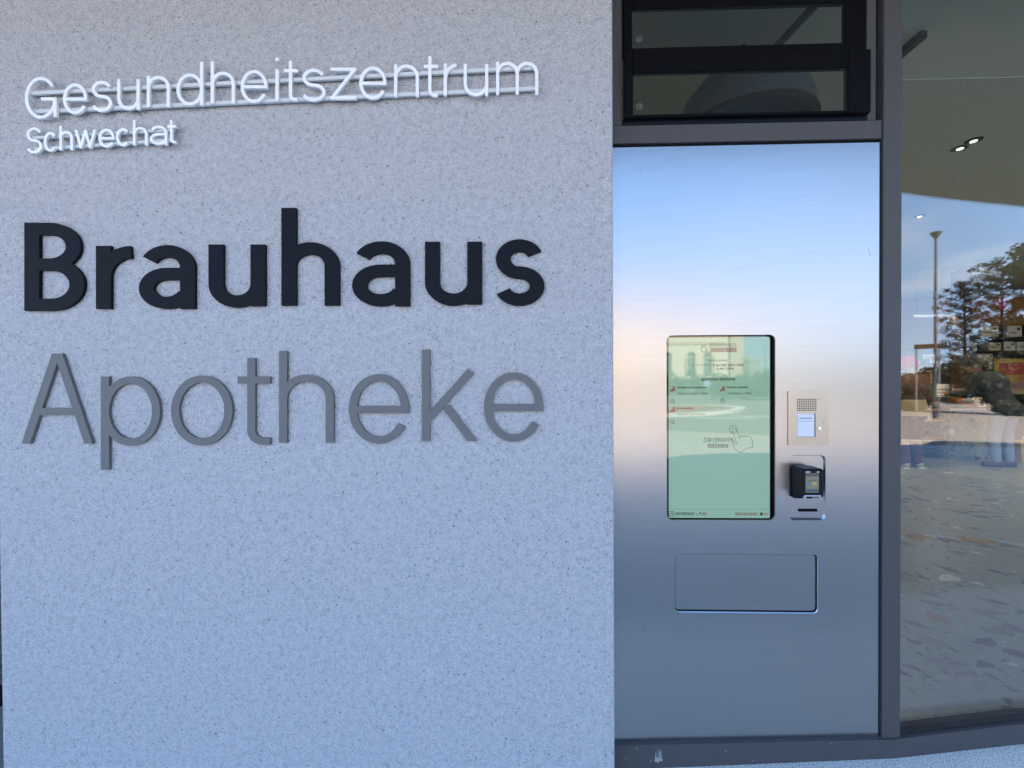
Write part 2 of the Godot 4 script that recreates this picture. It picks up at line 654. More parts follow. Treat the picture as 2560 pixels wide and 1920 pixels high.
func materials() -> void:
	# coarse scratched plaster with dark grit
	var pl := paint(1, 1, 1, 0.95, 0.0, 0.2)
	var trowel := noise(0.05, FastNoiseLite.TYPE_SIMPLEX_SMOOTH, 4, 3)
	trowel.fractal_gain = 1.15
	pl.albedo_texture = ntex(trowel, [0.0, 0.2, 0.36, 0.55, 0.8, 1.0], [Color(0.54, 0.54, 0.535), Color(0.63, 0.63, 0.625), Color(0.695, 0.695, 0.69), Color(0.73, 0.73, 0.725), Color(0.76, 0.76, 0.755), Color(0.81, 0.81, 0.81)], 2048, false)
	pl.uv1_triplanar = true
	pl.uv1_world_triplanar = true
	pl.uv1_scale = Vector3.ONE * 0.27
	pl.uv1_offset = Vector3(0.62, 0.01, 0.5)
	pl.uv1_triplanar_sharpness = 8.0
	pl.heightmap_enabled = true
	pl.heightmap_texture = ntex(noise(0.20, FastNoiseLite.TYPE_SIMPLEX_SMOOTH, 3, 21), [], [], 2048, false)
	pl.heightmap_scale = 0.8
	var grit := noise(0.11, FastNoiseLite.TYPE_SIMPLEX_SMOOTH, 2, 9)
	pl.detail_enabled = true
	pl.detail_blend_mode = BaseMaterial3D.BLEND_MODE_MUL
	pl.detail_albedo = ntex(grit, [0.0, 0.09, 0.15, 0.30, 1.0], [0.38, 0.6, 0.93, 1.0, 1.0], 2048, false)
	M.plaster = pl

	M.frame = paint(0.070, 0.069, 0.066, 0.5, 0.0, 0.4)
	M.black = paint(0.004, 0.004, 0.005, 0.45, 0.0, 0.2)
	M.rubber = paint(0.012, 0.012, 0.014, 0.6)
	M.dark_letter = paint(0.009, 0.011, 0.014, 0.55, 0.0, 0.2)
	M.grey_letter = paint(0.145, 0.150, 0.138, 0.5, 0.0, 0.3)
	M.white_letter = paint(0.86, 0.88, 0.85, 0.4)
	M.rail = paint(0.62, 0.65, 0.63, 0.4)

	var st := paint(1, 1, 1, 1.0, 1.0)
	st.albedo_texture = ntex(noise(0.004, FastNoiseLite.TYPE_SIMPLEX_SMOOTH, 5, 8), [0.0, 0.45, 1.0], [Color(0.69, 0.685, 0.67), Color(0.70, 0.695, 0.68), Color(0.71, 0.705, 0.69)], 1024)
	var br := noise(0.35, FastNoiseLite.TYPE_SIMPLEX_SMOOTH, 3, 4)
	st.roughness_texture = ntex(br, [0.0, 1.0], [0.29, 0.355], 512)
	st.roughness_texture_channel = BaseMaterial3D.TEXTURE_CHANNEL_RED
	st.uv1_scale = Vector3(0.7, 14.0, 1.0)
	st.anisotropy_enabled = true
	st.anisotropy = 0.65
	M.steel = st
	var s2: StandardMaterial3D = st.duplicate()
	s2.anisotropy = -0.5
	s2.albedo_texture = null
	s2.albedo_color = Color(0.75, 0.69, 0.61)
	M.steel_plate = s2

	var gl := paint(0.9, 0.95, 0.93, 0.0, 0.0)
	gl.transparency = BaseMaterial3D.TRANSPARENCY_ALPHA
	gl.albedo_color.a = 0.0
	M.glass = gl
	var tg := paint(0.03, 0.035, 0.032, 0.0, 0.0)
	tg.transparency = BaseMaterial3D.TRANSPARENCY_ALPHA
	tg.albedo_color.a = 0.25
	M.vent_glass = tg
	M.gloss_black = paint(0.004, 0.004, 0.005, 0.03, 0.0, 0.7)

	var as_ := paint(1, 1, 1, 0.9)
	as_.albedo_texture = ntex(noise(0.3, FastNoiseLite.TYPE_SIMPLEX_SMOOTH, 3, 2), [0.0, 1.0], [Color(0.50, 0.475, 0.45), Color(0.57, 0.54, 0.51)], 512)
	as_.uv1_triplanar = true
	as_.uv1_world_triplanar = true
	as_.uv1_scale = Vector3.ONE * 0.4
	M.asphalt = as_
	var pv := paint(1, 1, 1, 0.85)
	pv.albedo_texture = ntex(noise(0.22, FastNoiseLite.TYPE_SIMPLEX_SMOOTH, 3, 6), [0.0, 0.35, 0.5, 0.65, 1.0], [Color(0.40, 0.385, 0.37), Color(0.58, 0.56, 0.53), Color(0.73, 0.70, 0.66), Color(0.80, 0.77, 0.73), Color(0.88, 0.85, 0.81)], 1024)
	pv.uv1_triplanar = true
	pv.uv1_world_triplanar = true
	pv.uv1_scale = Vector3.ONE * 0.9
	M.paving = pv
	var ap: StandardMaterial3D = pv.duplicate()  # paving again, its colour lightened to offset the shade under the canopy
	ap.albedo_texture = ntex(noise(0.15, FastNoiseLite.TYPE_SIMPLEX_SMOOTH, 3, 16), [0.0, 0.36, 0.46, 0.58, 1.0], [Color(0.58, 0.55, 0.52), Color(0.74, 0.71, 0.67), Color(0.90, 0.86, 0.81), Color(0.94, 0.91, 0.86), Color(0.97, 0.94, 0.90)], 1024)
	M.lightened_granite = ap
	M.white_line = paint(0.75, 0.74, 0.72, 0.8)
	M.concrete = paint(0.42, 0.40, 0.37, 0.9)
	M.red_paving = paint(0.36, 0.13, 0.09, 0.9)
	M.cream = paint(0.72, 0.65, 0.53, 0.9)
	M.trim = paint(0.56, 0.46, 0.35, 0.9)
	M.roof = paint(0.24, 0.16, 0.13, 0.85)
	M.soffit = paint(0.14, 0.15, 0.125, 0.9)
	M.leaf = paint(0.045, 0.075, 0.025, 0.7)
	M.leaf_dark = paint(0.016, 0.026, 0.014, 0.8)
	M.leaf_thin = paint(0.026, 0.030, 0.024, 0.8)
	M.bark = paint(0.035, 0.028, 0.022, 0.95)
	M.grey_metal = paint(0.22, 0.23, 0.24, 0.5, 0.4)
	M.wood = paint(0.40, 0.22, 0.10, 0.55)
	M.dark_wood = paint(0.06, 0.035, 0.018, 0.6)
	M.orange_wall = paint(0.42, 0.20, 0.035, 0.8)
	M.inner_wall = paint(0.50, 0.49, 0.44, 0.9)
	M.paper = paint(0.72, 0.72, 0.66, 0.8)
	M.charcoal = paint(0.02, 0.022, 0.024, 0.6)


# ---------------------------------------------------------------- street, mirrored in the steel and the panes
func street() -> void:
	var t := MB.new()
	for gx in range(-5, 5):
		for gz in range(-4, 5):
			var a := Vector3(gx * 60, -0.16, gz * 60)
			t.quad(a, a + Vector3(60, 0, 0), a + Vector3(60, 0, 60), a + Vector3(0, 0, 60), Vector3.UP)
	struct("terrain", t.done(), M.asphalt)

	# pavement, rising to the right along the shop front
	var pv := MB.new()
	var lightened_strip := MB.new()
	var edge := func(x: float) -> float: return clampf(9.75 - 0.486 * x, -1.0, 24.0)
	var high := func(x: float, z: float) -> float: return 0.062 * clampf(x - 0.33, -2.0, 3.0) * smoothstep(5.0, 0.3, z)
	var xs := []
	for i in 49: xs.append(-24.0 + i)
	for i in xs.size() - 1:
		var x0: float = xs[i]
		var x1: float = xs[i + 1]
		for j in 14:
			var q := []
			for c in [[x0, j], [x1, j], [x1, j + 1], [x0, j + 1]]:
				var z: float = -0.13 + (float(edge.call(c[0])) + 0.13) * pow(c[1] / 14.0, 1.5)
				q.append(Vector3(c[0], high.call(c[0], z), z))
			(lightened_strip if j < 3 else pv).quad(q[0], q[1], q[2], q[3], Vector3.UP)
	struct("pavement", pv.done(), M.paving)
	struct("lightened_pavement", lightened_strip.done(), M.lightened_granite)  # strip along the facade, brightness put into its colour

	var along := Vector3(0.9, 0, -0.436)
	var away := Vector3(0.436, 0, 0.9)
	var o := Vector3(3.4, 0, 8.1)
	var turned := Basis(along, Vector3.UP, away)
	for k in 2:
		var kb := MB.new()
		for i in 50:
			kb.box(o + along * (i * 1.0 - 25.0) + away * (k * 2.4 + 0.02) + Vector3(0, -0.05, 0), Vector3(0.985, 0.13, 0.14), 0.012, turned)
		var kn := struct("kerb", kb.done(), M.concrete)
		kn.name = "kerb" if k == 0 else "kerb_001"
	var strip := MB.new()
	strip.box(o + away * 1.25 + Vector3(0, -0.12, 0), Vector3(50, 0.08, 2.2), 0.0, turned)
	struct("side_path", strip.done(), M.concrete)
	var rd := MB.new()
	rd.box(o + away * 17.0 + Vector3(0, -0.14, 0), Vector3(120, 0.06, 28.5), 0.0, turned)
	struct("road", rd.done(), M.asphalt)
	# road markings, each a painted sheet
	for m in [[8.5, 15.7, 2.4, 0.2], [10.6, 16.4, 2.8, 0.22], [13.6, 17.6, 3.0, 0.22], [18.0, 25.0, 5.0, 0.2], [20.5, 33.0, 12.0, 0.25], [5.0, 25.5, 6.0, 0.2], [1.0, 14.0, 3.0, 0.2], [-4.0, 16.5, 3.0, 0.2]]:
		var ml := MB.new()
		ml.box(Vector3(m[0], -0.106, m[1]), Vector3(m[2], 0.008, m[3]), 0.0, Basis(Vector3.UP, 0.12))
		var mk := struct("road_marking", ml.done(), M.white_line)
	# the island with its red paving and a keep-right post
	var isl := thing("traffic_island", "long oval traffic island of red paving with a pale kerb, mirrored in the screen", "traffic island", Vector3(7.4, -0.11, 19.4))
	var ring := MB.new()
	var flo := MB.new()
	var ib := Basis(Vector3.UP, -0.55)
	for i in 40:
		var a0 := TAU * i / 40
		var a1 := TAU * (i + 1) / 40
		var f := func(a: float, s: float, y: float) -> Vector3: return ib * Vector3(5.2 * s * cos(a), y, 2.5 * s * sin(a))
		ring.quad(f.call(a0, 1.0, 0.0), f.call(a1, 1.0, 0.0), f.call(a1, 1.0, 0.13), f.call(a0, 1.0, 0.13), f.call(a0, 1.0, 0.0))
		ring.quad(f.call(a0, 1.0, 0.13), f.call(a1, 1.0, 0.13), f.call(a1, 0.84, 0.13), f.call(a0, 0.84, 0.13), Vector3.UP)
		flo.flat(Vector3(0, 0.125, 0), f.call(a0, 0.842, 0.125), f.call(a1, 0.842, 0.125), Vector3.UP)
	put("island_kerb", ring.done(), M.white_line, isl)
	put("red_paving", flo.done(), M.red_paving, isl)
	var sg := thing("traffic_sign", "round traffic sign on a slim post standing behind the red traffic island", "sign", Vector3(11.0, -0.1, 23.3))
	var sp := MB.new()
	sp.tube(Vector3.ZERO, Vector3(0, 1.5, 0), 0.05, 0.05)
	put("post", sp.done(), M.grey_metal, sg)
	var sd := MB.new()
	sd.tube(Vector3(0, 1.35, -0.055), Vector3(0, 1.35, -0.07), 0.22, 0.22, 28)
	put("sign_disc", sd.done(), paint(0.25, 0.34, 0.5, 0.4), sg)

	# cream house across the road with arched windows
	var h := thing("cream_house", "cream plastered house with arched windows across the road, mirrored in the screen", "house", Vector3(0, -0.1, 60))
	var wins := []
	for i in 18: wins.append(27.3 - i * 2.4 - (1.1 if i > 1 else 0.0))
	var wl := MB.new()
	# wall front with openings, as panels between and over the windows
	var left := -20.0
	var spans := []
	var x := 32.4
	for wx in wins:
		spans.append([wx + 0.5, x])
		x = wx - 0.5
	spans.append([left, x])
	for s in spans: wl.span(Vector3(s[0], 0, -0.001), Vector3(s[1], 8.6, 9.0))
	var reveals := MB.new()
	for wx in wins:
		wl.span(Vector3(wx - 0.5, 0, 0.0), Vector3(wx + 0.5, 2.2, 9.0))
		wl.span(Vector3(wx - 0.5, 5.6, 0.0), Vector3(wx + 0.5, 8.6, 9.0))
		# the spandrels of the arch
		for i in 10:
			var a0 := PI * i / 10
			var a1 := PI * (i + 1) / 10
			var p0 := Vector3(wx + 0.5 * cos(a0), 5.1 + 0.5 * sin(a0), 0)
			var p1 := Vector3(wx + 0.5 * cos(a1), 5.1 + 0.5 * sin(a1), 0)
			wl.quad(p0, p1, Vector3(p1.x, 5.6, 0), Vector3(p0.x, 5.6, 0), Vector3.FORWARD)
	put("wall", wl.done(), M.cream, h)
	for wx in wins:
		var wf := MB.new()
		for i in 12:
			var a := PI * (i + 0.5) / 12
			wf.box(Vector3(wx + 0.62 * cos(a), 5.1 + 0.62 * sin(a), -0.05), Vector3(0.18, 0.2, 0.12), 0.01, Basis(Vector3.BACK, a))
		for sx in [-0.62, 0.62]: wf.box(Vector3(wx + sx, 3.65, -0.05), Vector3(0.2, 2.9, 0.12), 0.01)
		var w := put("window", wf.done(), M.trim, h)
		var pn := MB.new()
		pn.span(Vector3(wx - 0.5, 2.2, 0.25), Vector3(wx + 0.5, 5.6, 0.28))
		put("pane", pn.done(), paint(0.06, 0.09, 0.10, 0.1), w)
		var bars := MB.new()
		bars.box(Vector3(wx, 3.9, 0.22), Vector3(0.07, 3.4, 0.05))
		bars.box(Vector3(wx, 4.9, 0.22), Vector3(1.0, 0.07, 0.05))
		put("glazing_bar", bars.done(), M.white_line, w)
	var cn := MB.new()
	cn.span(Vector3(left, 6.75, -0.14), Vector3(30.0, 6.95, 0.02), 0.03)
	cn.span(Vector3(left, 7.05, -0.08), Vector3(30.0, 7.13, 0.02), 0.02)
	cn.span(Vector3(left - 0.3, 8.4, -0.45), Vector3(32.8, 8.75, 9.3), 0.05)
	put("cornice", cn.done(), M.trim, h)
	var pi := MB.new()
	pi.span(Vector3(30.9, 0, -0.12), Vector3(32.46, 8.4, 0.3), 0.02)
	put("corner_pilaster", pi.done(), M.trim, h)
	var dp := MB.new()
	dp.tube(Vector3(30.45, 0, -0.1), Vector3(30.45, 8.4, -0.1), 0.16, 0.16, 10)
	put("downpipe", dp.done(), M.grey_metal, h)
	var rf := MB.new()
	var r0 := [Vector3(left - 0.4, 8.75, -0.6), Vector3(32.9, 8.75, -0.6), Vector3(32.9, 8.75, 9.4), Vector3(left - 0.4, 8.75, 9.4)]
	var rg := [Vector3(left + 6, 13.2, 4.4), Vector3(26.0, 13.2, 4.4)]
	rf.quad(r0[0], r0[1], rg[1], rg[0], Vector3(0, 1, -1))
	rf.quad(r0[2], r0[3], rg[0], rg[1], Vector3(0, 1, 1))
	rf.flat(r0[1], r0[2], rg[1], Vector3(1, 1, 0).normalized())
	rf.flat(r0[3], r0[0], rg[0], Vector3(-1, 1, 0).normalized())
	put("roof", rf.done(), M.roof, h)

	# hedge and wire fence before the house
	var lob := []
	var hr := RandomNumberGenerator.new()
	hr.seed = 4
	for i in 60: lob.append([Vector3(-18 + i * 0.95, hr.randf_range(0.6, 1.3), 43 + hr.randf_range(-0.5, 0.5)), Vector3(1.0, hr.randf_range(0.9, 1.6), 0.9)])
	tag(put("hedge", leaves(lob, 16000, 0.2, 3), M.leaf), "long untrimmed green hedge before the cream house", "hedge")
	var fe := thing("wire_fence", "tall wire mesh fence with thin posts before the hedge", "fence", Vector3(0, -0.1, 41.4))
	for i in 20:
		var fp := MB.new()
		fp.tube(Vector3(-18 + i * 2.9, 0, 0), Vector3(-18 + i * 2.9, 3.9, 0), 0.045, 0.045, 8)
		put("post", fp.done(), M.grey_metal, fe)
	var fw := MB.new()
	for i in 16: fw.tube(Vector3(-18, 0.2 + i * 0.23, 0.05), Vector3(37.1, 0.2 + i * 0.23, 0.05), 0.006, 0.006, 4, false)
	put("wire_mesh", fw.done(), M.grey_metal, fe).set_meta("kind", "stuff")

	# tanks and masts beyond
	var tk := thing("storage_tank", "pale round storage tank beyond the hedge right of the cream house", "tank", Vector3(40.5, -0.1, 73))
	var tb := MB.new()
	tb.lathe(Vector3.ZERO, [Vector2(1.4, 0), Vector2(1.4, 5.2), Vector2(1.2, 5.5), Vector2(0.0, 5.8)], 24)
	put("shell", tb.done(), paint(0.30, 0.32, 0.33, 0.5), tk)
	var tr := MB.new()
	for y in [1.5, 3.0, 4.5]:
		tr = MB.new()
		tr.lathe(Vector3(0, y, 0), [Vector2(1.4, 0), Vector2(1.44, 0.02), Vector2(1.44, 0.1), Vector2(1.4, 0.12)], 24)
		put("hoop", tr.done(), M.grey_metal, tk)
	var mast_labels := ["slim grey flue mast, first to the right of the storage tank", "slim grey flue mast, second to the right of the storage tank", "tallest slim mast, farthest right of the storage tank"]
	for i in 3:
		var ms := thing("flue_mast", mast_labels[i], "mast", Vector3(43.2 + i * 1.0, -0.1, 73), "masts beyond the hedge")
		var mm := MB.new()
		mm.tube(Vector3.ZERO, Vector3(0, 7.0 + (1.4 if i == 2 else 0.3 * i), 0), 0.14, 0.1, 10)
		put("shaft", mm.done(), M.grey_metal, ms)
		var mc := MB.new()
		mc.lathe(Vector3(0, 7.0 + (1.4 if i == 2 else 0.3 * i), 0), [Vector2(0.18, 0), Vector2(0.18, 0.25), Vector2(0, 0.3)], 10)
		put("cap", mc.done(), M.grey_metal, ms)

	# street lamp and trees mirrored in the tall pane
	var lp := thing("street_lamp", "tall slim street lamp mirrored in the tall glass pane", "street lamp", Vector3(18.75, -0.1, 13.15))
	var pl := MB.new()
	pl.lathe(Vector3.ZERO, [Vector2(0.09, 0), Vector2(0.09, 0.5), Vector2(0.055, 0.6), Vector2(0.04, 7.25)], 14)
	put("pole", pl.done(), paint(0.05, 0.055, 0.06, 0.6), lp)
	var lh := MB.new()
	lh.lathe(Vector3(0, 7.25, 0), [Vector2(0.045, 0), Vector2(0.07, 0.04), Vector2(0.17, 0.20), Vector2(0.18, 0.26), Vector2(0, 0.30)], 16)
	put("lamp_head", lh.done(), paint(0.03, 0.03, 0.032, 0.5), lp)

	tree("young_tree", "small bare-looking young tree mirrored left of the dark conifer", Vector3(34.0, -0.1, 23.2), 8.6, 1.55, 1.7, M.leaf_thin, 9000, 0.065, 1)
	tree("young_tree", "second young tree mirrored between its like and the dark conifer", Vector3(34.3, -0.1, 21.4), 9.6, 1.6, 2.6, M.leaf_thin, 11000, 0.065, 2)
	var cf := thing("conifer", "large dark conifer mirrored in the right of the tall glass pane", "tree", Vector3(36.3, -0.1, 18.0))
	var ct := MB.new()
	ct.tube(Vector3.ZERO, Vector3(0, 15.5, 0), 0.32, 0.04, 12)
	put("trunk", ct.done(), M.bark, cf)
	var cl := []
	var cr := RandomNumberGenerator.new()
	cr.seed = 12
	for i in 190:
		var y := 1.6 + 15.0 * pow(cr.randf(), 1.25)
		var rad := lerpf(5.6, 0.4, (y - 1.6) / 15.0) * cr.randf_range(0.35, 1.0)
		var a := cr.randf() * TAU
		cl.append([Vector3(cos(a) * rad, y, sin(a) * rad), Vector3(1.0, 0.55, 1.0)])
	put("crown", leaves(cl, 80000, 0.14, 8, 0.8), M.leaf_dark, cf)

	var hl := []
	for i in 44: hl.append([Vector3(lerpf(16, 48, i / 43.0), hr.randf_range(0.5, 1.4), lerpf(32, 16, i / 43.0) + hr.randf_range(-0.6, 0.6)), Vector3(1.1, hr.randf_range(0.8, 1.5), 1.1)])
	tag(put("hedge_001", leaves(hl, 12000, 0.2, 17), M.leaf), "low dark bushes under the trees mirrored in the tall pane", "hedge")
	var hn := []
	for i in 30: hn.append([Vector3(lerpf(21.0, 25.0, i / 29.0), hr.randf_range(0.2, 1.9 + 0.02 * i), lerpf(17.4, 10.0, i / 29.0) + hr.randf_range(-0.3, 0.3)), Vector3(0.6, hr.randf_range(0.5, 0.75), 0.6)])
	tag(put("hedge_002", leaves(hn, 30000, 0.10, 23), M.leaf_dark), "tall dark hedge along the road before the young trees", "hedge")
	var sb := thing("sign_board", "dark flat board on two posts beside the street lamp", "sign", Vector3(19.85, -0.1, 14.3))
	var bp := MB.new()
	for s in [-0.35, 0.35]: bp.tube(Vector3(s * 0.6, 0, -s * 0.8), Vector3(s * 0.6, 2.9, -s * 0.8), 0.035, 0.035, 8)
	put("post", bp.done(), M.grey_metal, sb)
	var bd := MB.new()
	bd.box(Vector3(0, 3.0, 0), Vector3(0.85, 0.2, 0.06), 0.01, Basis(Vector3.UP, 0.93))
	put("board", bd.done(), M.charcoal, sb)


func tree(called: String, label: String, where: Vector3, high: float, rad: float, clear: float, mat: Material, count: int, leaf: float, sd: int) -> void:
	var t := thing(called, label, "tree", where, "young trees by the road")
	var r := RandomNumberGenerator.new()
	r.seed = sd * 31
	var tm := MB.new()
	tm.tube(Vector3.ZERO, Vector3(0.05, clear, 0), 0.14, 0.11, 10)
	tm.tube(Vector3(0.05, clear, 0), Vector3(0, high * 0.95, 0.05), 0.11, 0.02, 8)
	put("trunk", tm.done(), M.bark, t)
	var lm := MB.new()
	var lobes := []
	for i in 60:
		var y := lerpf(clear, high * 0.93, (i + r.randf()) / 60.0)
		var a := i * 2.4 + r.randf()
		var q := rad * sqrt(sin(PI * clampf((y - clear) / (high - clear) * 0.85 + 0.13, 0, 1))) * r.randf_range(0.6, 1.05)
		var e := Vector3(cos(a) * q, y + q * 0.45, sin(a) * q)
		lm.tube(Vector3(0, y, 0), e, 0.035, 0.008, 5, false)
		lobes.append([e, Vector3(0.36, 0.2, 0.36)])
		lobes.append([e * Vector3(0.55, 1, 0.55) - Vector3(0, q * 0.2, 0), Vector3(0.34, 0.2, 0.34)])
	put("limbs", lm.done(), M.bark, t)
	put("crown", leaves(lobes, count, leaf, sd, 0.4), mat, t)


# ---------------------------------------------------------------- the building's shell
func building() -> void:
	var w := MB.new()
	w.span(Vector3(-1.974, -0.3, -0.45), Vector3(0.327, 3.5, 0.0), 0.004)
	tag(put("plaster_wall", w.done(), M.plaster), "pale grey scratched plaster wall that carries the signs", "wall")
	# dark slatted screen just past the wall's left edge
	var ls := thing("louvre_screen", "dark louvred metal screen beyond the left edge of the plaster wall", "louvre", Vector3(-2.9, 0, -0.5))
	var bk := MB.new()
	bk.span(Vector3(-3.2, -0.2, -0.12), Vector3(0.93, 3.5, -0.05))
	put("back_plate", bk.done(), M.black, ls)
	for i in 70:
		var sl := MB.new()
		sl.box(Vector3(-1.2, 0.03 + i * 0.05, 0.0), Vector3(4.24, 0.026, 0.06), 0.003, Basis(Vector3.RIGHT, 0.5))
		put("slat", sl.done(), M.frame, ls)
	# soffit over the pavement
	var so := MB.new()
	var edge := [[-9.0, 1.78], [3.1, 1.82], [3.5, 2.02], [3.8, 2.2], [4.4, 2.38], [5.2, 2.47], [6.2, 2.55], [9.0, 2.7], [14.0, 2.8]]
	for i in edge.size() - 1:
		var a: Array = edge[i]
		var b: Array = edge[i + 1]
		so.quad(Vector3(a[0], 3.5, -0.5), Vector3(b[0], 3.5, -0.5), Vector3(b[0], 3.5, b[1]), Vector3(a[0], 3.5, a[1]), Vector3.DOWN)
		so.quad(Vector3(a[0], 3.95, -0.5), Vector3(b[0], 3.95, -0.5), Vector3(b[0], 3.95, b[1]), Vector3(a[0], 3.95, a[1]), Vector3.UP)
		so.quad(Vector3(a[0], 3.5, a[1]), Vector3(b[0], 3.5, b[1]), Vector3(b[0], 3.95, b[1]), Vector3(a[0], 3.95, a[1]), Vector3(0, 0, 1))
	so.quad(Vector3(-9, 3.5, -0.5), Vector3(-9, 3.95, -0.5), Vector3(-9, 3.95, 1.78), Vector3(-9, 3.5, 1.78), Vector3.LEFT)
	so.quad(Vector3(14, 3.5, -0.5), Vector3(14, 3.95, -0.5), Vector3(14, 3.95, 2.8), Vector3(14, 3.5, 2.8), Vector3.RIGHT)
	so.quad(Vector3(-9, 3.5, -0.5), Vector3(14, 3.5, -0.5), Vector3(14, 3.95, -0.5), Vector3(-9, 3.95, -0.5), Vector3.FORWARD)
	tag(put("canopy", so.done(), M.soffit), "broad flat canopy over the pavement with a curved front edge", "canopy")
	# shell of the room and of the rest of the building
	var sh := MB.new()
	sh.span(Vector3(-9, -0.3, -10.0), Vector3(14, 3.9, -9.7))
	sh.span(Vector3(-9, -0.3, -9.7), Vector3(-8.7, 3.9, -0.7))
	sh.span(Vector3(13.7, -0.3, -9.7), Vector3(14, 3.9, -0.7))
	var bs := thing("building_shell", "inner walls that close the pharmacy room, orange-brown panel on the back", "wall")
	put("wall", sh.done(), M.inner_wall, bs)
	var ow := MB.new()
	ow.span(Vector3(9.2, 2.25, -9.35), Vector3(13.6, 3.55, -9.28), 0.01)
	put("orange_panel", ow.done(), M.orange_wall, bs)
	var rf := MB.new()
	rf.span(Vector3(-9, 3.952, -10.0), Vector3(14, 4.5, 0.3))
	tag(put("flat_roof", rf.done(), M.concrete), "flat roof slab over the pharmacy", "roof")
	var lw := MB.new()
	lw.span(Vector3(0.05, -0.3, -9.7), Vector3(0.3, 3.9, -0.47))
	tag(put("partition_wall", lw.done(), M.inner_wall), "inner partition behind the plaster wall", "wall")
	var fw := MB.new()
	fw.span(Vector3(-8.7, -0.3, -0.75), Vector3(-0.9, 3.495, -0.63))
	tag(put("rear_facade", fw.done(), M.inner_wall), "facade wall behind the louvred screen", "wall")


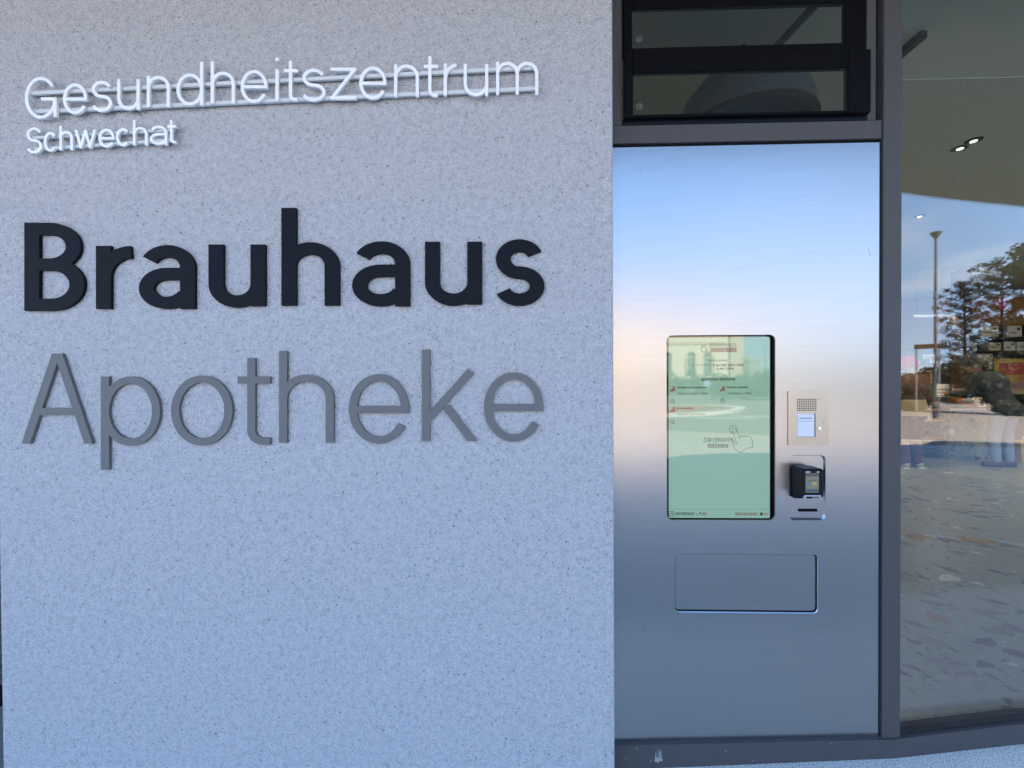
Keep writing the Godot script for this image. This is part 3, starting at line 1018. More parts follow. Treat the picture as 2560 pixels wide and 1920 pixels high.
# ---------------------------------------------------------------- aluminium frame, vents and panes
func shop_front() -> void:
	var zf := -0.107
	var f := thing("shop_front_frame", "dark grey aluminium shop front frame around terminal, vents and tall pane", "window frame")
	var tb := MB.new()
	tb.span(Vector3(0.33, 2.418, zf - 0.12), Vector3(1.362, 2.487, zf), 0.002)
	put("transom_bar", tb.done(), M.frame, f)
	var mu := MB.new()
	mu.span(Vector3(1.366, 0.0, zf - 0.14), Vector3(1.434, 3.5, zf + 0.004), 0.003)
	put("mullion", mu.done(), M.frame, f)
	var jl := MB.new()
	jl.span(Vector3(0.30, 2.489, zf - 0.12), Vector3(0.388, 3.5, zf - 0.002), 0.002)
	put("jamb", jl.done(), M.frame, f)
	var jr := MB.new()
	jr.span(Vector3(1.308, 2.489, zf - 0.12), Vector3(1.343, 3.5, zf - 0.004), 0.002)
	put("jamb", jr.done(), M.frame, f)
	var gp := MB.new()
	gp.span(Vector3(1.343, 2.489, zf - 0.12), Vector3(1.365, 3.5, zf - 0.03))
	put("gap_seal", gp.done(), M.rubber, f)
	var vs := MB.new()
	vs.span(Vector3(0.389, 2.4875, zf - 0.1), Vector3(1.307, 2.508, zf + 0.004), 0.002)
	put("vent_sill", vs.done(), paint(0.006, 0.007, 0.01, 0.15), f)
	var hd := MB.new()
	hd.span(Vector3(0.389, 3.15, zf - 0.12), Vector3(1.307, 3.5, zf - 0.003), 0.002)
	put("head_bar", hd.done(), M.frame, f)
	# sill, climbing with the pavement
	var sl := MB.new()
	var s0 := Vector3(0.3, 0.094, zf + 0.012)
	var s1 := Vector3(1.40, 0.138, zf + 0.012)
	var dn := Vector3(0, -0.45, 0)
	var bk := Vector3(0, 0, -0.16)
	sl.quad(s0, s1, s1 + dn, s0 + dn, Vector3.BACK)
	sl.quad(s0, s1, s1 + bk, s0 + bk, Vector3(0, 1, 0.02))
	put("sill", sl.done(), M.frame, f)
	var an := deg_to_rad(4.0)
	var g0 := Vector3(1.40, 0.0, zf + 0.012)
	var dr := Vector3(cos(an), 0, -sin(an))
	var nn := Vector3(sin(an), 0, cos(an))
	var s2 := MB.new()
	var e0 := g0 + Vector3(0, 0.138, 0)
	var e1 := g0 + dr * 12.0 + Vector3(0, 0.19, 0)
	var em := g0 + dr * 0.55 + Vector3(0, 0.178, 0)
	for sg in [[e0, em], [em, e1]]:
		s2.quad(sg[0], sg[1], sg[1] + dn, sg[0] + dn, nn)
		s2.quad(sg[0], sg[1], sg[1] - nn * 0.07, sg[0] - nn * 0.07, Vector3.UP)
	put("sill", s2.done(), M.frame, f)
	var gk := MB.new()
	for sg in [[e0, em], [em, e1]]:
		var up := Vector3(0, 0.012, 0)
		var q0: Vector3 = sg[0] - nn * 0.014
		var q1: Vector3 = sg[1] - nn * 0.014
		gk.quad(q0 - up, q1 - up, q1 + up, q0 + up, nn)
		gk.quad(q0 + up, q1 + up, q1 + up - nn * 0.02, q0 + up - nn * 0.02, Vector3.UP)
		gk.quad(q0 - up - nn * 0.02, q1 - up - nn * 0.02, q1 + up - nn * 0.02, q0 + up - nn * 0.02, -nn)
	put("gasket", gk.done(), M.rubber, f)
	# scuffs on the sill
	var sc := MB.new()
	var k := at(1643, 1898, zf + 0.0145)
	for i in 9:
		var q := k + Vector3(rng.randf_range(-0.012, 0.012), rng.randf_range(-0.012, 0.0), 0)
		sc.flat(q, q + Vector3(0.006, rng.randf_range(0.01, 0.05), 0), q + Vector3(0.011, -0.002, 0), Vector3.BACK)
	for p in [[1590, 1873], [1562, 1897], [1625, 1903], [1812, 1878], [1880, 1902], [2075, 1859]]:
		var q := at(p[0], p[1], zf + 0.0145)
		sc.flat(q, q + Vector3(0.004, 0.005, 0), q + Vector3(0.006, -0.001, 0), Vector3.BACK)
	put("scuff_mark", sc.done(), paint(0.30, 0.30, 0.29, 0.9), f)
	# tall panes
	var labels := ["tall clear glass pane right of the terminal, mirroring the street", "second tall glass pane farther along the shop front", "third tall glass pane at the end of the shop front"]
	for i in 3:
		var a: float = [0.03, 2.9, 7.0][i]
		var b: float = [2.84, 6.94, 12.3][i]
		var pm := MB.new()
		var p0 := g0 + dr * a - nn * 0.036
		var p1 := g0 + dr * b - nn * 0.036
		for deep in [0.0, 0.006, 0.022, 0.028]:   # double glazing: two panes, two faces each
			var of: Vector3 = nn * -deep
			pm.quad(p0 + Vector3(0, 0.12, 0) + of, p1 + Vector3(0, 0.12, 0) + of, p1 + Vector3(0, 3.5, 0) + of, p0 + Vector3(0, 3.5, 0) + of, nn)
		tag(put(num("glass_pane"), pm.done(), M.glass), labels[i], "glass pane")
		if i < 2:
			var m2 := MB.new()
			m2.box(g0 + dr * (b + 0.03) + Vector3(0, 1.8, 0) - nn * 0.06, Vector3(0.058, 3.4, 0.13), 0.003, Basis(dr, Vector3.UP, nn))
			put("mullion", m2.done(), M.frame, f)

	# two vent windows one above the other
	for i in 2:
		var v := thing("vent_window", ["upper of the two black framed vent windows over the terminal", "lower of the two black framed vent windows over the terminal"][i], "window", Vector3.ZERO, "vent windows over the terminal")
		var zz := zf + 0.012 + 0.012 * i
		var y0: float = [2.742, 2.502][i]
		var y1: float = [3.02, 2.738][i]
		var oy0 := at(1560, [378, 282][0] if i == 0 else 282, zz).y
		var x0 := at([1581, 1583][i], 200, zz).x
		var x1 := at([2113, 2121][i], 200, zz).x
		var gy0: float = at(1850, [112, 280][i], zz).y
		var gy1: float = at(1850, [13, 175][i], zz).y
		var fr := MB.new()
		var X0 := 0.389
		var X1 := [1.296, 1.303][i] as float
		fr.span(Vector3(X0, y0, zz - 0.022), Vector3(x0, y1, zz), 0.003)
		fr.span(Vector3(x1, y0, zz - 0.022), Vector3(X1, y1, zz), 0.003)
		fr.span(Vector3(x0 + 0.0002, y0, zz - 0.0222), Vector3(x1 - 0.0002, gy0, zz - 0.0003), 0.003)
		fr.span(Vector3(x0 + 0.0002, gy1, zz - 0.0222), Vector3(x1 - 0.0002, y1, zz - 0.0003), 0.003)
		put("sash", fr.done(), M.black, v)
		var pn := MB.new()
		for deep in [0.005, 0.011]:
			pn.quad(Vector3(x0 - 0.003, gy0 - 0.003, zz - deep), Vector3(x1 + 0.003, gy0 - 0.003, zz - deep), Vector3(x1 + 0.003, gy1 + 0.003, zz - deep), Vector3(x0 - 0.003, gy1 + 0.003, zz - deep), Vector3.BACK)
		put("pane", pn.done(), M.vent_glass, v)
		# round etched test mark in the corner of the pane
		var mk := MB.new()
		var c: Vector3 = at([1598, 1599][i], [98, 266][i], zz - 0.0042)
		var ring := outline([arc(0, 0, 0.011, 0.011, 0, 364, 20)], 0.0008)
		var place := func(p: Vector2, z: float) -> Vector3: return Vector3(c.x + p.x, c.y + p.y, z)
		for j in 20:
			var a0 := TAU * j / 20
			var a1 := TAU * (j + 1) / 20
			var d0 := Vector3(cos(a0), sin(a0), 0)
			var d1 := Vector3(cos(a1), sin(a1), 0)
			mk.quad(c + d0 * 0.0095, c + d1 * 0.0095, c + d1 * 0.0112, c + d0 * 0.0112, Vector3.BACK)
		put("test_mark", mk.done(), paint(0.2, 0.22, 0.2), v)
		words("A", c, 0.009, 0.010, paint(0.2, 0.22, 0.2), v)


# ---------------------------------------------------------------- the ordering terminal
func px(p: Vector2, z: float) -> Vector3:   # a point of the photograph laid on the steel front, then moved to depth z
	var q := at(p.x, p.y, -0.107)
	return Vector3(q.x, q.y, z)


func onsteel(x0: float, y0: float, x1: float, y1: float, r: float) -> PackedVector2Array:
	var a := at((x0), (y0 + y1) / 2, -0.107)
	var b := at((x1), (y0 + y1) / 2, -0.107)
	var c := at((x0 + x1) / 2, y0, -0.107)
	var d := at((x0 + x1) / 2, y1, -0.107)
	return rounded(a.x, d.y, b.x, c.y, r)


func sheet(mb: MB, shape: Array, z0: float, z1: float) -> void:
	slab(mb, shape, z0, z1, func(p: Vector2, z: float) -> Vector3: return Vector3(p.x, p.y, z))


# sloping rim round a pressed recess
func rim(mb: MB, a: PackedVector2Array, za: float, b: PackedVector2Array, zb: float) -> void:
	for i in a.size():
		var j := (i + 1) % a.size()
		var p := Vector3(a[i].x, a[i].y, za)
		var q := Vector3(a[j].x, a[j].y, za)
		var r := Vector3(b[j].x, b[j].y, zb)
		var s := Vector3(b[i].x, b[i].y, zb)
		var nn := (q - p).cross(s - p)
		if nn.length() < 1e-12: nn = (r - q).cross(s - q)
		nn = nn.normalized()
		if nn.z < 0: nn = -nn
		mb.quad(p, q, r, s, nn)


func terminal() -> void:
	var zf := -0.107
	var t := thing("ordering_terminal", "brushed steel pharmacy ordering terminal with touch screen, intercom and card reader", "vending machine")
	var scr := onsteel(1667.7, 837.2, 1940.0, 1302.0, 0.022)
	var unit := onsteel(1974, 1138.8, 2065.8, 1301.5, 0.018)
	var flap := onsteel(1688.8, 1387, 2046.9, 1534, 0.017)
	var whole := PackedVector2Array([Vector2(0.335, 0.08), Vector2(1.362, 0.08), Vector2(1.362, 2.4105), Vector2(0.335, 2.4105)])
	if Geometry2D.is_polygon_clockwise(whole): whole.reverse()
	var pm := MB.new()
	# the sheet ends a few millimetres short of the frame, which leaves a dark joint
	var face := PackedVector2Array([Vector2(0.337, 0.085), Vector2(1.356, 0.085), Vector2(1.356, 2.405), Vector2(0.337, 2.405)])
	if Geometry2D.is_polygon_clockwise(face): face.reverse()
	sheet(pm, [[face], [scr, unit, flap]], zf - 0.012, zf - 0.004)
	put("steel_panel", pm.done(), M.steel, t)
	var jt := MB.new()
	jt.span(Vector3(0.3, 0.05, zf - 0.13), Vector3(1.3665, 2.42, zf - 0.06))
	put("housing", jt.done(), M.black, t)
	var cab := MB.new()
	cab.span(Vector3(0.31, 0.0, -1.1), Vector3(1.36, 2.45, zf - 0.131))
	put("cabinet", cab.done(), M.frame, t)

	# screen: reveal, black bezel, glowing display, cover glass
	var zp := zf - 0.004
	var sm := MB.new()
	sheet(sm, [[onsteel(1664, 833, 1941, 1305, 0.023)], []], zp - 0.03, zp - 0.020)
	var bez := put("screen", sm.done(), M.gloss_black, t)
	bez.set_meta("label", "tall lit touch screen with German writing")
	var rv := MB.new()
	rim(rv, scr, zp - 0.0082, scr, zp - 0.020)
	put("reveal", rv.done(), M.black, bez)
	var zd := zp - 0.0185
	var D := func(cx: float, cy: float) -> Vector3:   # a point of the screen's picture
		var q := at(1640 + cx * 0.3014, 820 + cy * 0.3014, zd)
		return Vector3(q.x, q.y, zd)
	var a: Vector3 = D.call(103, 80)
	var b: Vector3 = D.call(944, 1577)
	var dm := MB.new()
	dm.quad(Vector3(a.x, b.y, zd), Vector3(b.x, b.y, zd), Vector3(b.x, a.y, zd), Vector3(a.x, a.y, zd), Vector3.BACK)
	var dg := paint(0.11, 0.19, 0.13, 0.03, 0.0, 0.6)
	dg.emission_enabled = true
	dg.emission = Color(0.205, 0.31, 0.205).linear_to_srgb()
	dg.emission_energy_multiplier = 0.145
	dg.clearcoat_enabled = true
	dg.clearcoat = 0.6
	dg.clearcoat_roughness = 0.02
	put("display", dm.done(), dg, bez)
	var ink := paint(0.004, 0.008, 0.007, 0.03, 0.0, 0.7)
	var soft := paint(0.03, 0.055, 0.045, 0.03, 0.0, 0.7)
	var red := paint(0.22, 0.015, 0.015, 0.03, 0.0, 0.7)
	var say := func(text: String, x0: float, x1: float, y0: float, y1: float, mat: Material, bold: bool) -> void:
		var p: Vector3 = D.call(x0, y0)
		var q: Vector3 = D.call(x1, y1)
		words(text, Vector3((p.x + q.x) / 2, (p.y + q.y) / 2, zd + 0.0008), q.x - p.x, p.y - q.y, mat, bez, bold)
	say.call("BRAUHAUS", 455, 665, 126, 156, soft, false)
	say.call("Brauhaus Apotheke", 434, 592, 261, 279, soft, false)
	say.call("Tel. +43 1 707 12 77", 335, 458, 298, 315, soft, false)
	say.call("Mo.-Fr. 08:00 - 12:00 & 14 - 18:00 Uhr", 500, 728, 296, 317, ink, true)
	say.call("Sa. 08:00 - 12:00 Uhr", 504, 645, 327, 345, ink, true)
	say.call("Apotheken Notdienst", 372, 655, 408, 445, ink, true)
	say.call("Apotheke im Sonnwendviertel", 172, 418, 484, 506, ink, true)
	say.call("Bloch-Bauer-Promenade 20, 1100 Wien", 178, 433, 535, 553, ink, false)
	say.call("Franziskus-Apotheke", 585, 760, 482, 504, ink, true)
	say.call("Thürnlhofstrasse 22, 1110 Wien", 592, 790, 533, 552, ink, false)
	say.call("Marien Apotheke", 170, 308, 656, 679, red, true)
	say.call("Bergplatz 4, 2320 Schwechat", 178, 410, 707, 726, soft, false)
	say.call("ZUM EINKAUFEN", 393, 635, 909, 944, ink, false)
	say.call("BERÜHREN", 430, 597, 952, 994, ink, true)
	say.call("APOTHEKEN RUF", 158, 320, 1529, 1553, ink, true)
	say.call("1455", 372, 420, 1529, 1553, red, true)
	say.call("ÄRZTE-NOTDIENST", 655, 842, 1524, 1554, red, true)
	say.call("141", 895, 922, 1531, 1554, red, true)
	# line drawings: the pharmacy letter, clocks, telephones, the pointing hand, the emblem
	var draw := func(called: String, lines: Array, h: float, mat: Material, z: float) -> void:
		var mb := MB.new()
		for l in lines:
			for i in l.size() - 1:
				var p: Vector2 = l[i]
				var q: Vector2 = l[i + 1]
				var e := (q - p).normalized() * h
				var o := e.orthogonal()
				var c := [p - e * 0.4 - o, q + e * 0.4 - o, q + e * 0.4 + o, p - e * 0.4 + o]
				var w := []
				for j in c:
					var s: Vector3 = D.call(j.x, j.y)
					w.append(Vector3(s.x, s.y, zd + z))
				z += 0.000004
				mb.quad(w[0], w[1], w[2], w[3], Vector3.BACK)
		put(called, mb.done(), mat, bez)
	for s in [[140, 505], [553, 503], [140, 676]]:
		var cx: float = s[0]
		var cy: float = s[1]
		var l1 := arc(cx - 12, cy + 14, 8, 6, -60, 200, 8)
		l1.append_array(line([Vector2(cx - 4, cy + 8), Vector2(cx + 4, cy - 18), Vector2(cx + 12, cy - 18)]))
		draw.call("pharmacy_letter", [l1, line([Vector2(cx + 12, cy - 20), Vector2(cx + 12, cy + 20), Vector2(cx + 18, cy + 19)]), line([Vector2(cx - 8, cy + 7), Vector2(cx + 17, cy + 5)])], 3.0, red, 0.0008)
	for s in [[138, 606], [552, 605], [138, 778], [480, 306]]:
		var r: float = 17.0 if s[1] > 400 else 9.0
		draw.call("clock_symbol", [arc(s[0], s[1], r, r, 0, 360, 24), line([Vector2(s[0], s[1] - r * 0.5), Vector2(s[0], s[1]), Vector2(s[0] + r * 0.35, s[1] + r * 0.3)])], 1.6 if r > 10 else 1.2, ink, 0.0008)
	var hand := line([Vector2(630, 848), Vector2(668, 955), Vector2(664, 964), Vector2(655, 962), Vector2(640, 930), Vector2(631, 925), Vector2(631, 950), Vector2(645, 985), Vector2(668, 1015), Vector2(706, 1035), Vector2(722, 1016), Vector2(760, 996), Vector2(800, 990), Vector2(800, 945), Vector2(785, 900), Vector2(768, 893), Vector2(752, 905), Vector2(742, 890), Vector2(726, 905), Vector2(716, 888), Vector2(697, 910), Vector2(685, 885), Vector2(652, 832)])
	hand.append_array(arc(641, 838, 12, 12, -30, -200, 8))
	draw.call("pointing_hand_symbol", [arc(640, 840, 33, 33, 60, 400, 28), hand, line([Vector2(685, 885), Vector2(700, 918)]), line([Vector2(742, 890), Vector2(752, 907)])], 1.8, soft, 0.0009)
	draw.call("emblem", [arc(398, 178, 26, 24, 0, 360, 20), arc(386, 172, 14, 18, 90, 320, 12), arc(404, 184, 12, 14, -90, 140, 12), arc(398, 160, 22, 16, 180, 330, 10), line([Vector2(365, 130), Vector2(395, 145), Vector2(425, 130)]), line([Vector2(447, 124), Vector2(447, 202)])], 1.5, soft, 0.0008)
	draw.call("telephone_symbol", [arc(350, 1541, 12, 12, 200, 60, 10), arc(354, 1537, 8, 8, -60, 20, 5), arc(354, 1537, 13, 13, -60, 20, 5)], 2.0, ink, 0.0008)
	draw.call("telephone_symbol", [line([Vector2(860, 1535), Vector2(886, 1535)]), line([Vector2(864, 1543), Vector2(882, 1543)]), line([Vector2(862, 1550), Vector2(884, 1550)])], 3.4, ink, 0.0008)
	draw.call("telephone_symbol", [arc(310, 306, 9, 9, 200, 60, 10)], 1.8, ink, 0.0008)
	draw.call("divider_line", [line([Vector2(108, 1503), Vector2(940, 1503)])], 0.8, soft, 0.0006)
	draw.call("letter_box", [line([Vector2(108, 1521), Vector2(148, 1521), Vector2(148, 1560), Vector2(108, 1560), Vector2(108, 1521)]), line([Vector2(119, 1551), Vector2(131, 1528), Vector2(136, 1528), Vector2(136, 1553)]), line([Vector2(124, 1544), Vector2(138, 1543)])], 1.6, ink, 0.0008)
	var bx := MB.new()
	var p0: Vector3 = D.call(455, 163)
	var p1: Vector3 = D.call(668, 200)
	bx.quad(Vector3(p0.x, p1.y, zd + 0.0006), Vector3(p1.x, p1.y, zd + 0.0006), Vector3(p1.x, p0.y, zd + 0.0006), Vector3(p0.x, p0.y, zd + 0.0006), Vector3.BACK)
	put("name_band", bx.done(), paint(0.16, 0.07, 0.06, 0.03, 0.0, 0.7), bez)
	var pale := glow(0.30, 0.36, 0.30, 0.15)
	say.call("APOTHEKE", 464, 660, 168, 196, pale, false)

	# intercom plate, standing a little proud
	var ic := MB.new()
	sheet(ic, [[onsteel(1970.6, 977.4, 2071.3, 1112.8, 0.002)], [onsteel(1992.3, 1033.5, 2038.6, 1093, 0.003)]], zf - 0.003, zf + 0.001)
	var ip := put("intercom_plate", ic.done(), M.steel_plate, t)
	var hl := MB.new()
	for i in 11:
		for j in 7:
			var c := px(Vector2(lerpf(1993.5, 2039, i / 10.0), lerpf(998.5, 1026, j / 6.0)), zf + 0.0014)
			for k in 8:
				hl.flat(c, c + Vector3(cos(TAU * k / 8), sin(TAU * k / 8), 0) * 0.0024, c + Vector3(cos(TAU * (k + 1) / 8), sin(TAU * (k + 1) / 8), 0) * 0.0024, Vector3.BACK)
	put("speaker_holes", hl.done(), M.black, ip).set_meta("kind", "stuff")
	var wp := MB.new()
	var wa := px(Vector2(1993.5, 1034.5), 0)
	var wb := px(Vector2(2037.4, 1092), 0)
	wp.span(Vector3(wa.x, wb.y, zf - 0.0115), Vector3(wb.x, wa.y, zf - 0.001), 0.002)
	put("call_button", wp.done(), glow(0.42, 0.50, 0.75, 0.06, 0.5), ip)
	var cr := MB.new()
	var ca := px(Vector2(1999, 1045.6), zf - 0.0004)
	cr.span(Vector3(ca.x, ca.y - 0.0012, zf - 0.001), Vector3(px(Vector2(2031, 1045), 0).x, ca.y + 0.0012, zf - 0.0005))
	put("button_slot", cr.done(), paint(0.05, 0.06, 0.09), ip)
	var c2 := MB.new()
	c2.span(Vector3(wa.x + 0.002, px(Vector2(2000, 1053.5), 0).y, zf - 0.001), Vector3(wb.x - 0.002, px(Vector2(2000, 1052.5), 0).y, zf - 0.0003))
	put("button_edge", c2.done(), paint(0.3, 0.33, 0.42), ip)
	var lk := MB.new()
	var lc := px(Vector2(2046.5, 1070), zf)
	lk.tube(lc, lc + Vector3(0, 0, 0.006), 0.0078, 0.0066, 18)
	var lo := put("lock", lk.done(), paint(0.7, 0.7, 0.72, 0.15, 1.0), ip)
	var ks := MB.new()
	ks.box(lc + Vector3(0, 0, 0.0065), Vector3(0.008, 0.0014, 0.001))
	put("key_slot", ks.done(), M.black, lo)
	var dt := MB.new()
	for q in [Vector2(2056.6, 1056), Vector2(2047, 998)]:
		var dc := px(q, zf + 0.0012)
		dt.tube(dc, dc + Vector3(0, 0, 0.0006), 0.0018, 0.0018, 10)
	put("pinhole", dt.done(), M.black, ip)

	# recessed plate with the card reader
	var inner := onsteel(1975.5, 1140.5, 2063.0, 1296.5, 0.0165)
	var rm := MB.new()
	rim(rm, unit, zp, inner, zp - 0.007)
	sheet(rm, [[inner], []], zp - 0.010, zp - 0.007)
	var ru := put("reader_recess", rm.done(), M.steel, t)
	ru.set_meta("label", "pressed recess around the card reader")
	var zr := zp - 0.007
	var zfr := zr + 0.082
	var F := func(x: float, y: float) -> Vector3: return at(x, y, zfr)
	var f0: Vector3 = F.call(2009.5, 1173)
	var f1: Vector3 = F.call(2060.5, 1245)
	var k0 := at(1989.4, 1168.5, zr)
	var k1 := at(2049, 1240, zr)
	var cb := MB.new()
	cb.box(Vector3((f0.x + f1.x) / 2, (f0.y + f1.y) / 2, (zr + zfr) / 2 + 0.006), Vector3(f1.x - f0.x, f0.y - f1.y, zfr - zr - 0.012), 0.005)
	cb.span(Vector3(f0.x + 0.001, k1.y - 0.002, zr + 0.0005), Vector3(f1.x - 0.004, k0.y, zr + 0.03), 0.003)
	var cd := put("card_reader", cb.done(), paint(0.006, 0.007, 0.010, 0.45, 0.0, 0.3), t)
	cd.set_meta("label", "black card reader box standing out of its recess")
	var sf0: Vector3 = F.call(2014, 1183)
	var sf1: Vector3 = F.call(2047, 1231.6)
	var ds := MB.new()
	ds.span(Vector3(sf0.x, sf1.y, zfr - 0.001), Vector3(sf1.x, sf0.y, zfr + 0.0012), 0.001)
	put("reader_display", ds.done(), glow(0.12, 0.15, 0.09, 0.16), cd)
	for i in 2:
		var im := MB.new()
		var i0: Vector3 = F.call([2017.5, 2029][i], 1205)
		var i1: Vector3 = F.call([2027.5, 2041][i], 1213)
		im.span(Vector3(i0.x, i1.y, zfr + 0.0013), Vector3(i1.x, i0.y, zfr + 0.0017))
		put("display_patch", im.done(), [glow(0.03, 0.15, 0.30, 0.16), glow(0.35, 0.22, 0.06, 0.16)][i], cd)
	for yy in [1187.5, 1226.0]:
		var bm := MB.new()
		var i0: Vector3 = F.call(2014.8, yy - 3.5)
		var i1: Vector3 = F.call(2046.3, yy + 3.5)
		bm.span(Vector3(i0.x, i1.y, zfr + 0.0012), Vector3(i1.x, i0.y, zfr + 0.0016))
		put("display_bar", bm.done(), glow(0.02, 0.035, 0.05, 0.16), cd)
	words("Karte bitte", F.call(2030, 1201) + Vector3(0, 0, 0.0018), 0.028, 0.004, paint(0.02, 0.03, 0.03), cd)
	for q in [[2014.5, 2025, 1180], [2042, 2048, 1180]]:
		var wm := MB.new()
		var i0: Vector3 = F.call(q[0], q[2] - 1)
		var i1: Vector3 = F.call(q[1], q[2] + 1)
		wm.span(Vector3(i0.x, i1.y, zfr + 0.0002), Vector3(i1.x, i0.y, zfr + 0.0006))
		put("reader_mark", wm.done(), M.white_line, cd)
	var bk := MB.new()
	var b0: Vector3 = F.call(2011, 1238)
	var b1: Vector3 = F.call(2051, 1246.5)
	bk.span(Vector3(b0.x, b0.y - 0.004, zfr - 0.01), Vector3(b1.x, b0.y, zfr + 0.004), 0.001)
	bk.span(Vector3(b0.x, b1.y, zfr - 0.01), Vector3(b0.x + 0.004, b0.y - 0.0041, zfr + 0.004), 0.001)
	bk.span(Vector3(b1.x - 0.004, b1.y, zfr - 0.01), Vector3(b1.x, b0.y - 0.0041, zfr + 0.004), 0.001)
	put("card_slot_bracket", bk.done(), paint(0.5, 0.53, 0.6, 0.3), cd)
	var sl := MB.new()
	var l0 := at(1994.7, 1271.5, zr)
	var l1 := at(2043, 1279, zr)
	sl.span(Vector3(l0.x, l1.y, zr - 0.004), Vector3(l1.x, l0.y, zr + 0.003), 0.002)
	put("receipt_slot", sl.done(), M.black, ru)

	# collection flap: a plate in a chamfered opening, with a dark gap round it
	var lip := onsteel(1689.2, 1387.4, 2045.5, 1532.0, 0.016)
	var fout := onsteel(1689.25, 1387.45, 2042.0, 1528.5, 0.0145)
	var fin := onsteel(1689.8, 1388.0, 2040.2, 1526, 0.0135)
	var fm := MB.new()
	rim(fm, flap, zp, lip, zp - 0.0025)
	rim(fm, lip, zp - 0.0025, lip, zp - 0.012)
	var fo := put("flap_surround", fm.done(), M.steel, t)
	var fp := MB.new()
	rim(fp, fout, zp - 0.0035, fin, zp - 0.001)
	rim(fp, fout, zp - 0.0035, fout, zp - 0.010)
	sheet(fp, [[fin], []], zp - 0.010, zp - 0.001)
	put("collection_flap", fp.done(), M.steel, t)
	# fine scratches on the steel under the flap
	var sm2 := MB.new()
	for q in [[1643, 1508, 6, 8], [1645, 1516, 7, -4], [1741, 1549, 3, 5], [1608, 1570, 4, 7], [1642, 1802, 1, 6], [1920, 1779, 2, 3], [1932, 1636, 2, 4], [1895, 1350, 5, 2], [1600, 430, 3, 9], [2178, 640, -5, 20]]:
		var c := px(Vector2(q[0], q[1]), zp + 0.0004)
		var e := Vector3(q[2], q[3], 0) * 0.0016
		var o := Vector3(-e.y, e.x, 0).normalized() * 0.0006
		sm2.quad(c - o, c + e - o * 0.4, c + e + o * 0.4, c + o, Vector3.BACK)
	put("scratch", sm2.done(), paint(0.05, 0.055, 0.065, 0.5, 0.6), t)


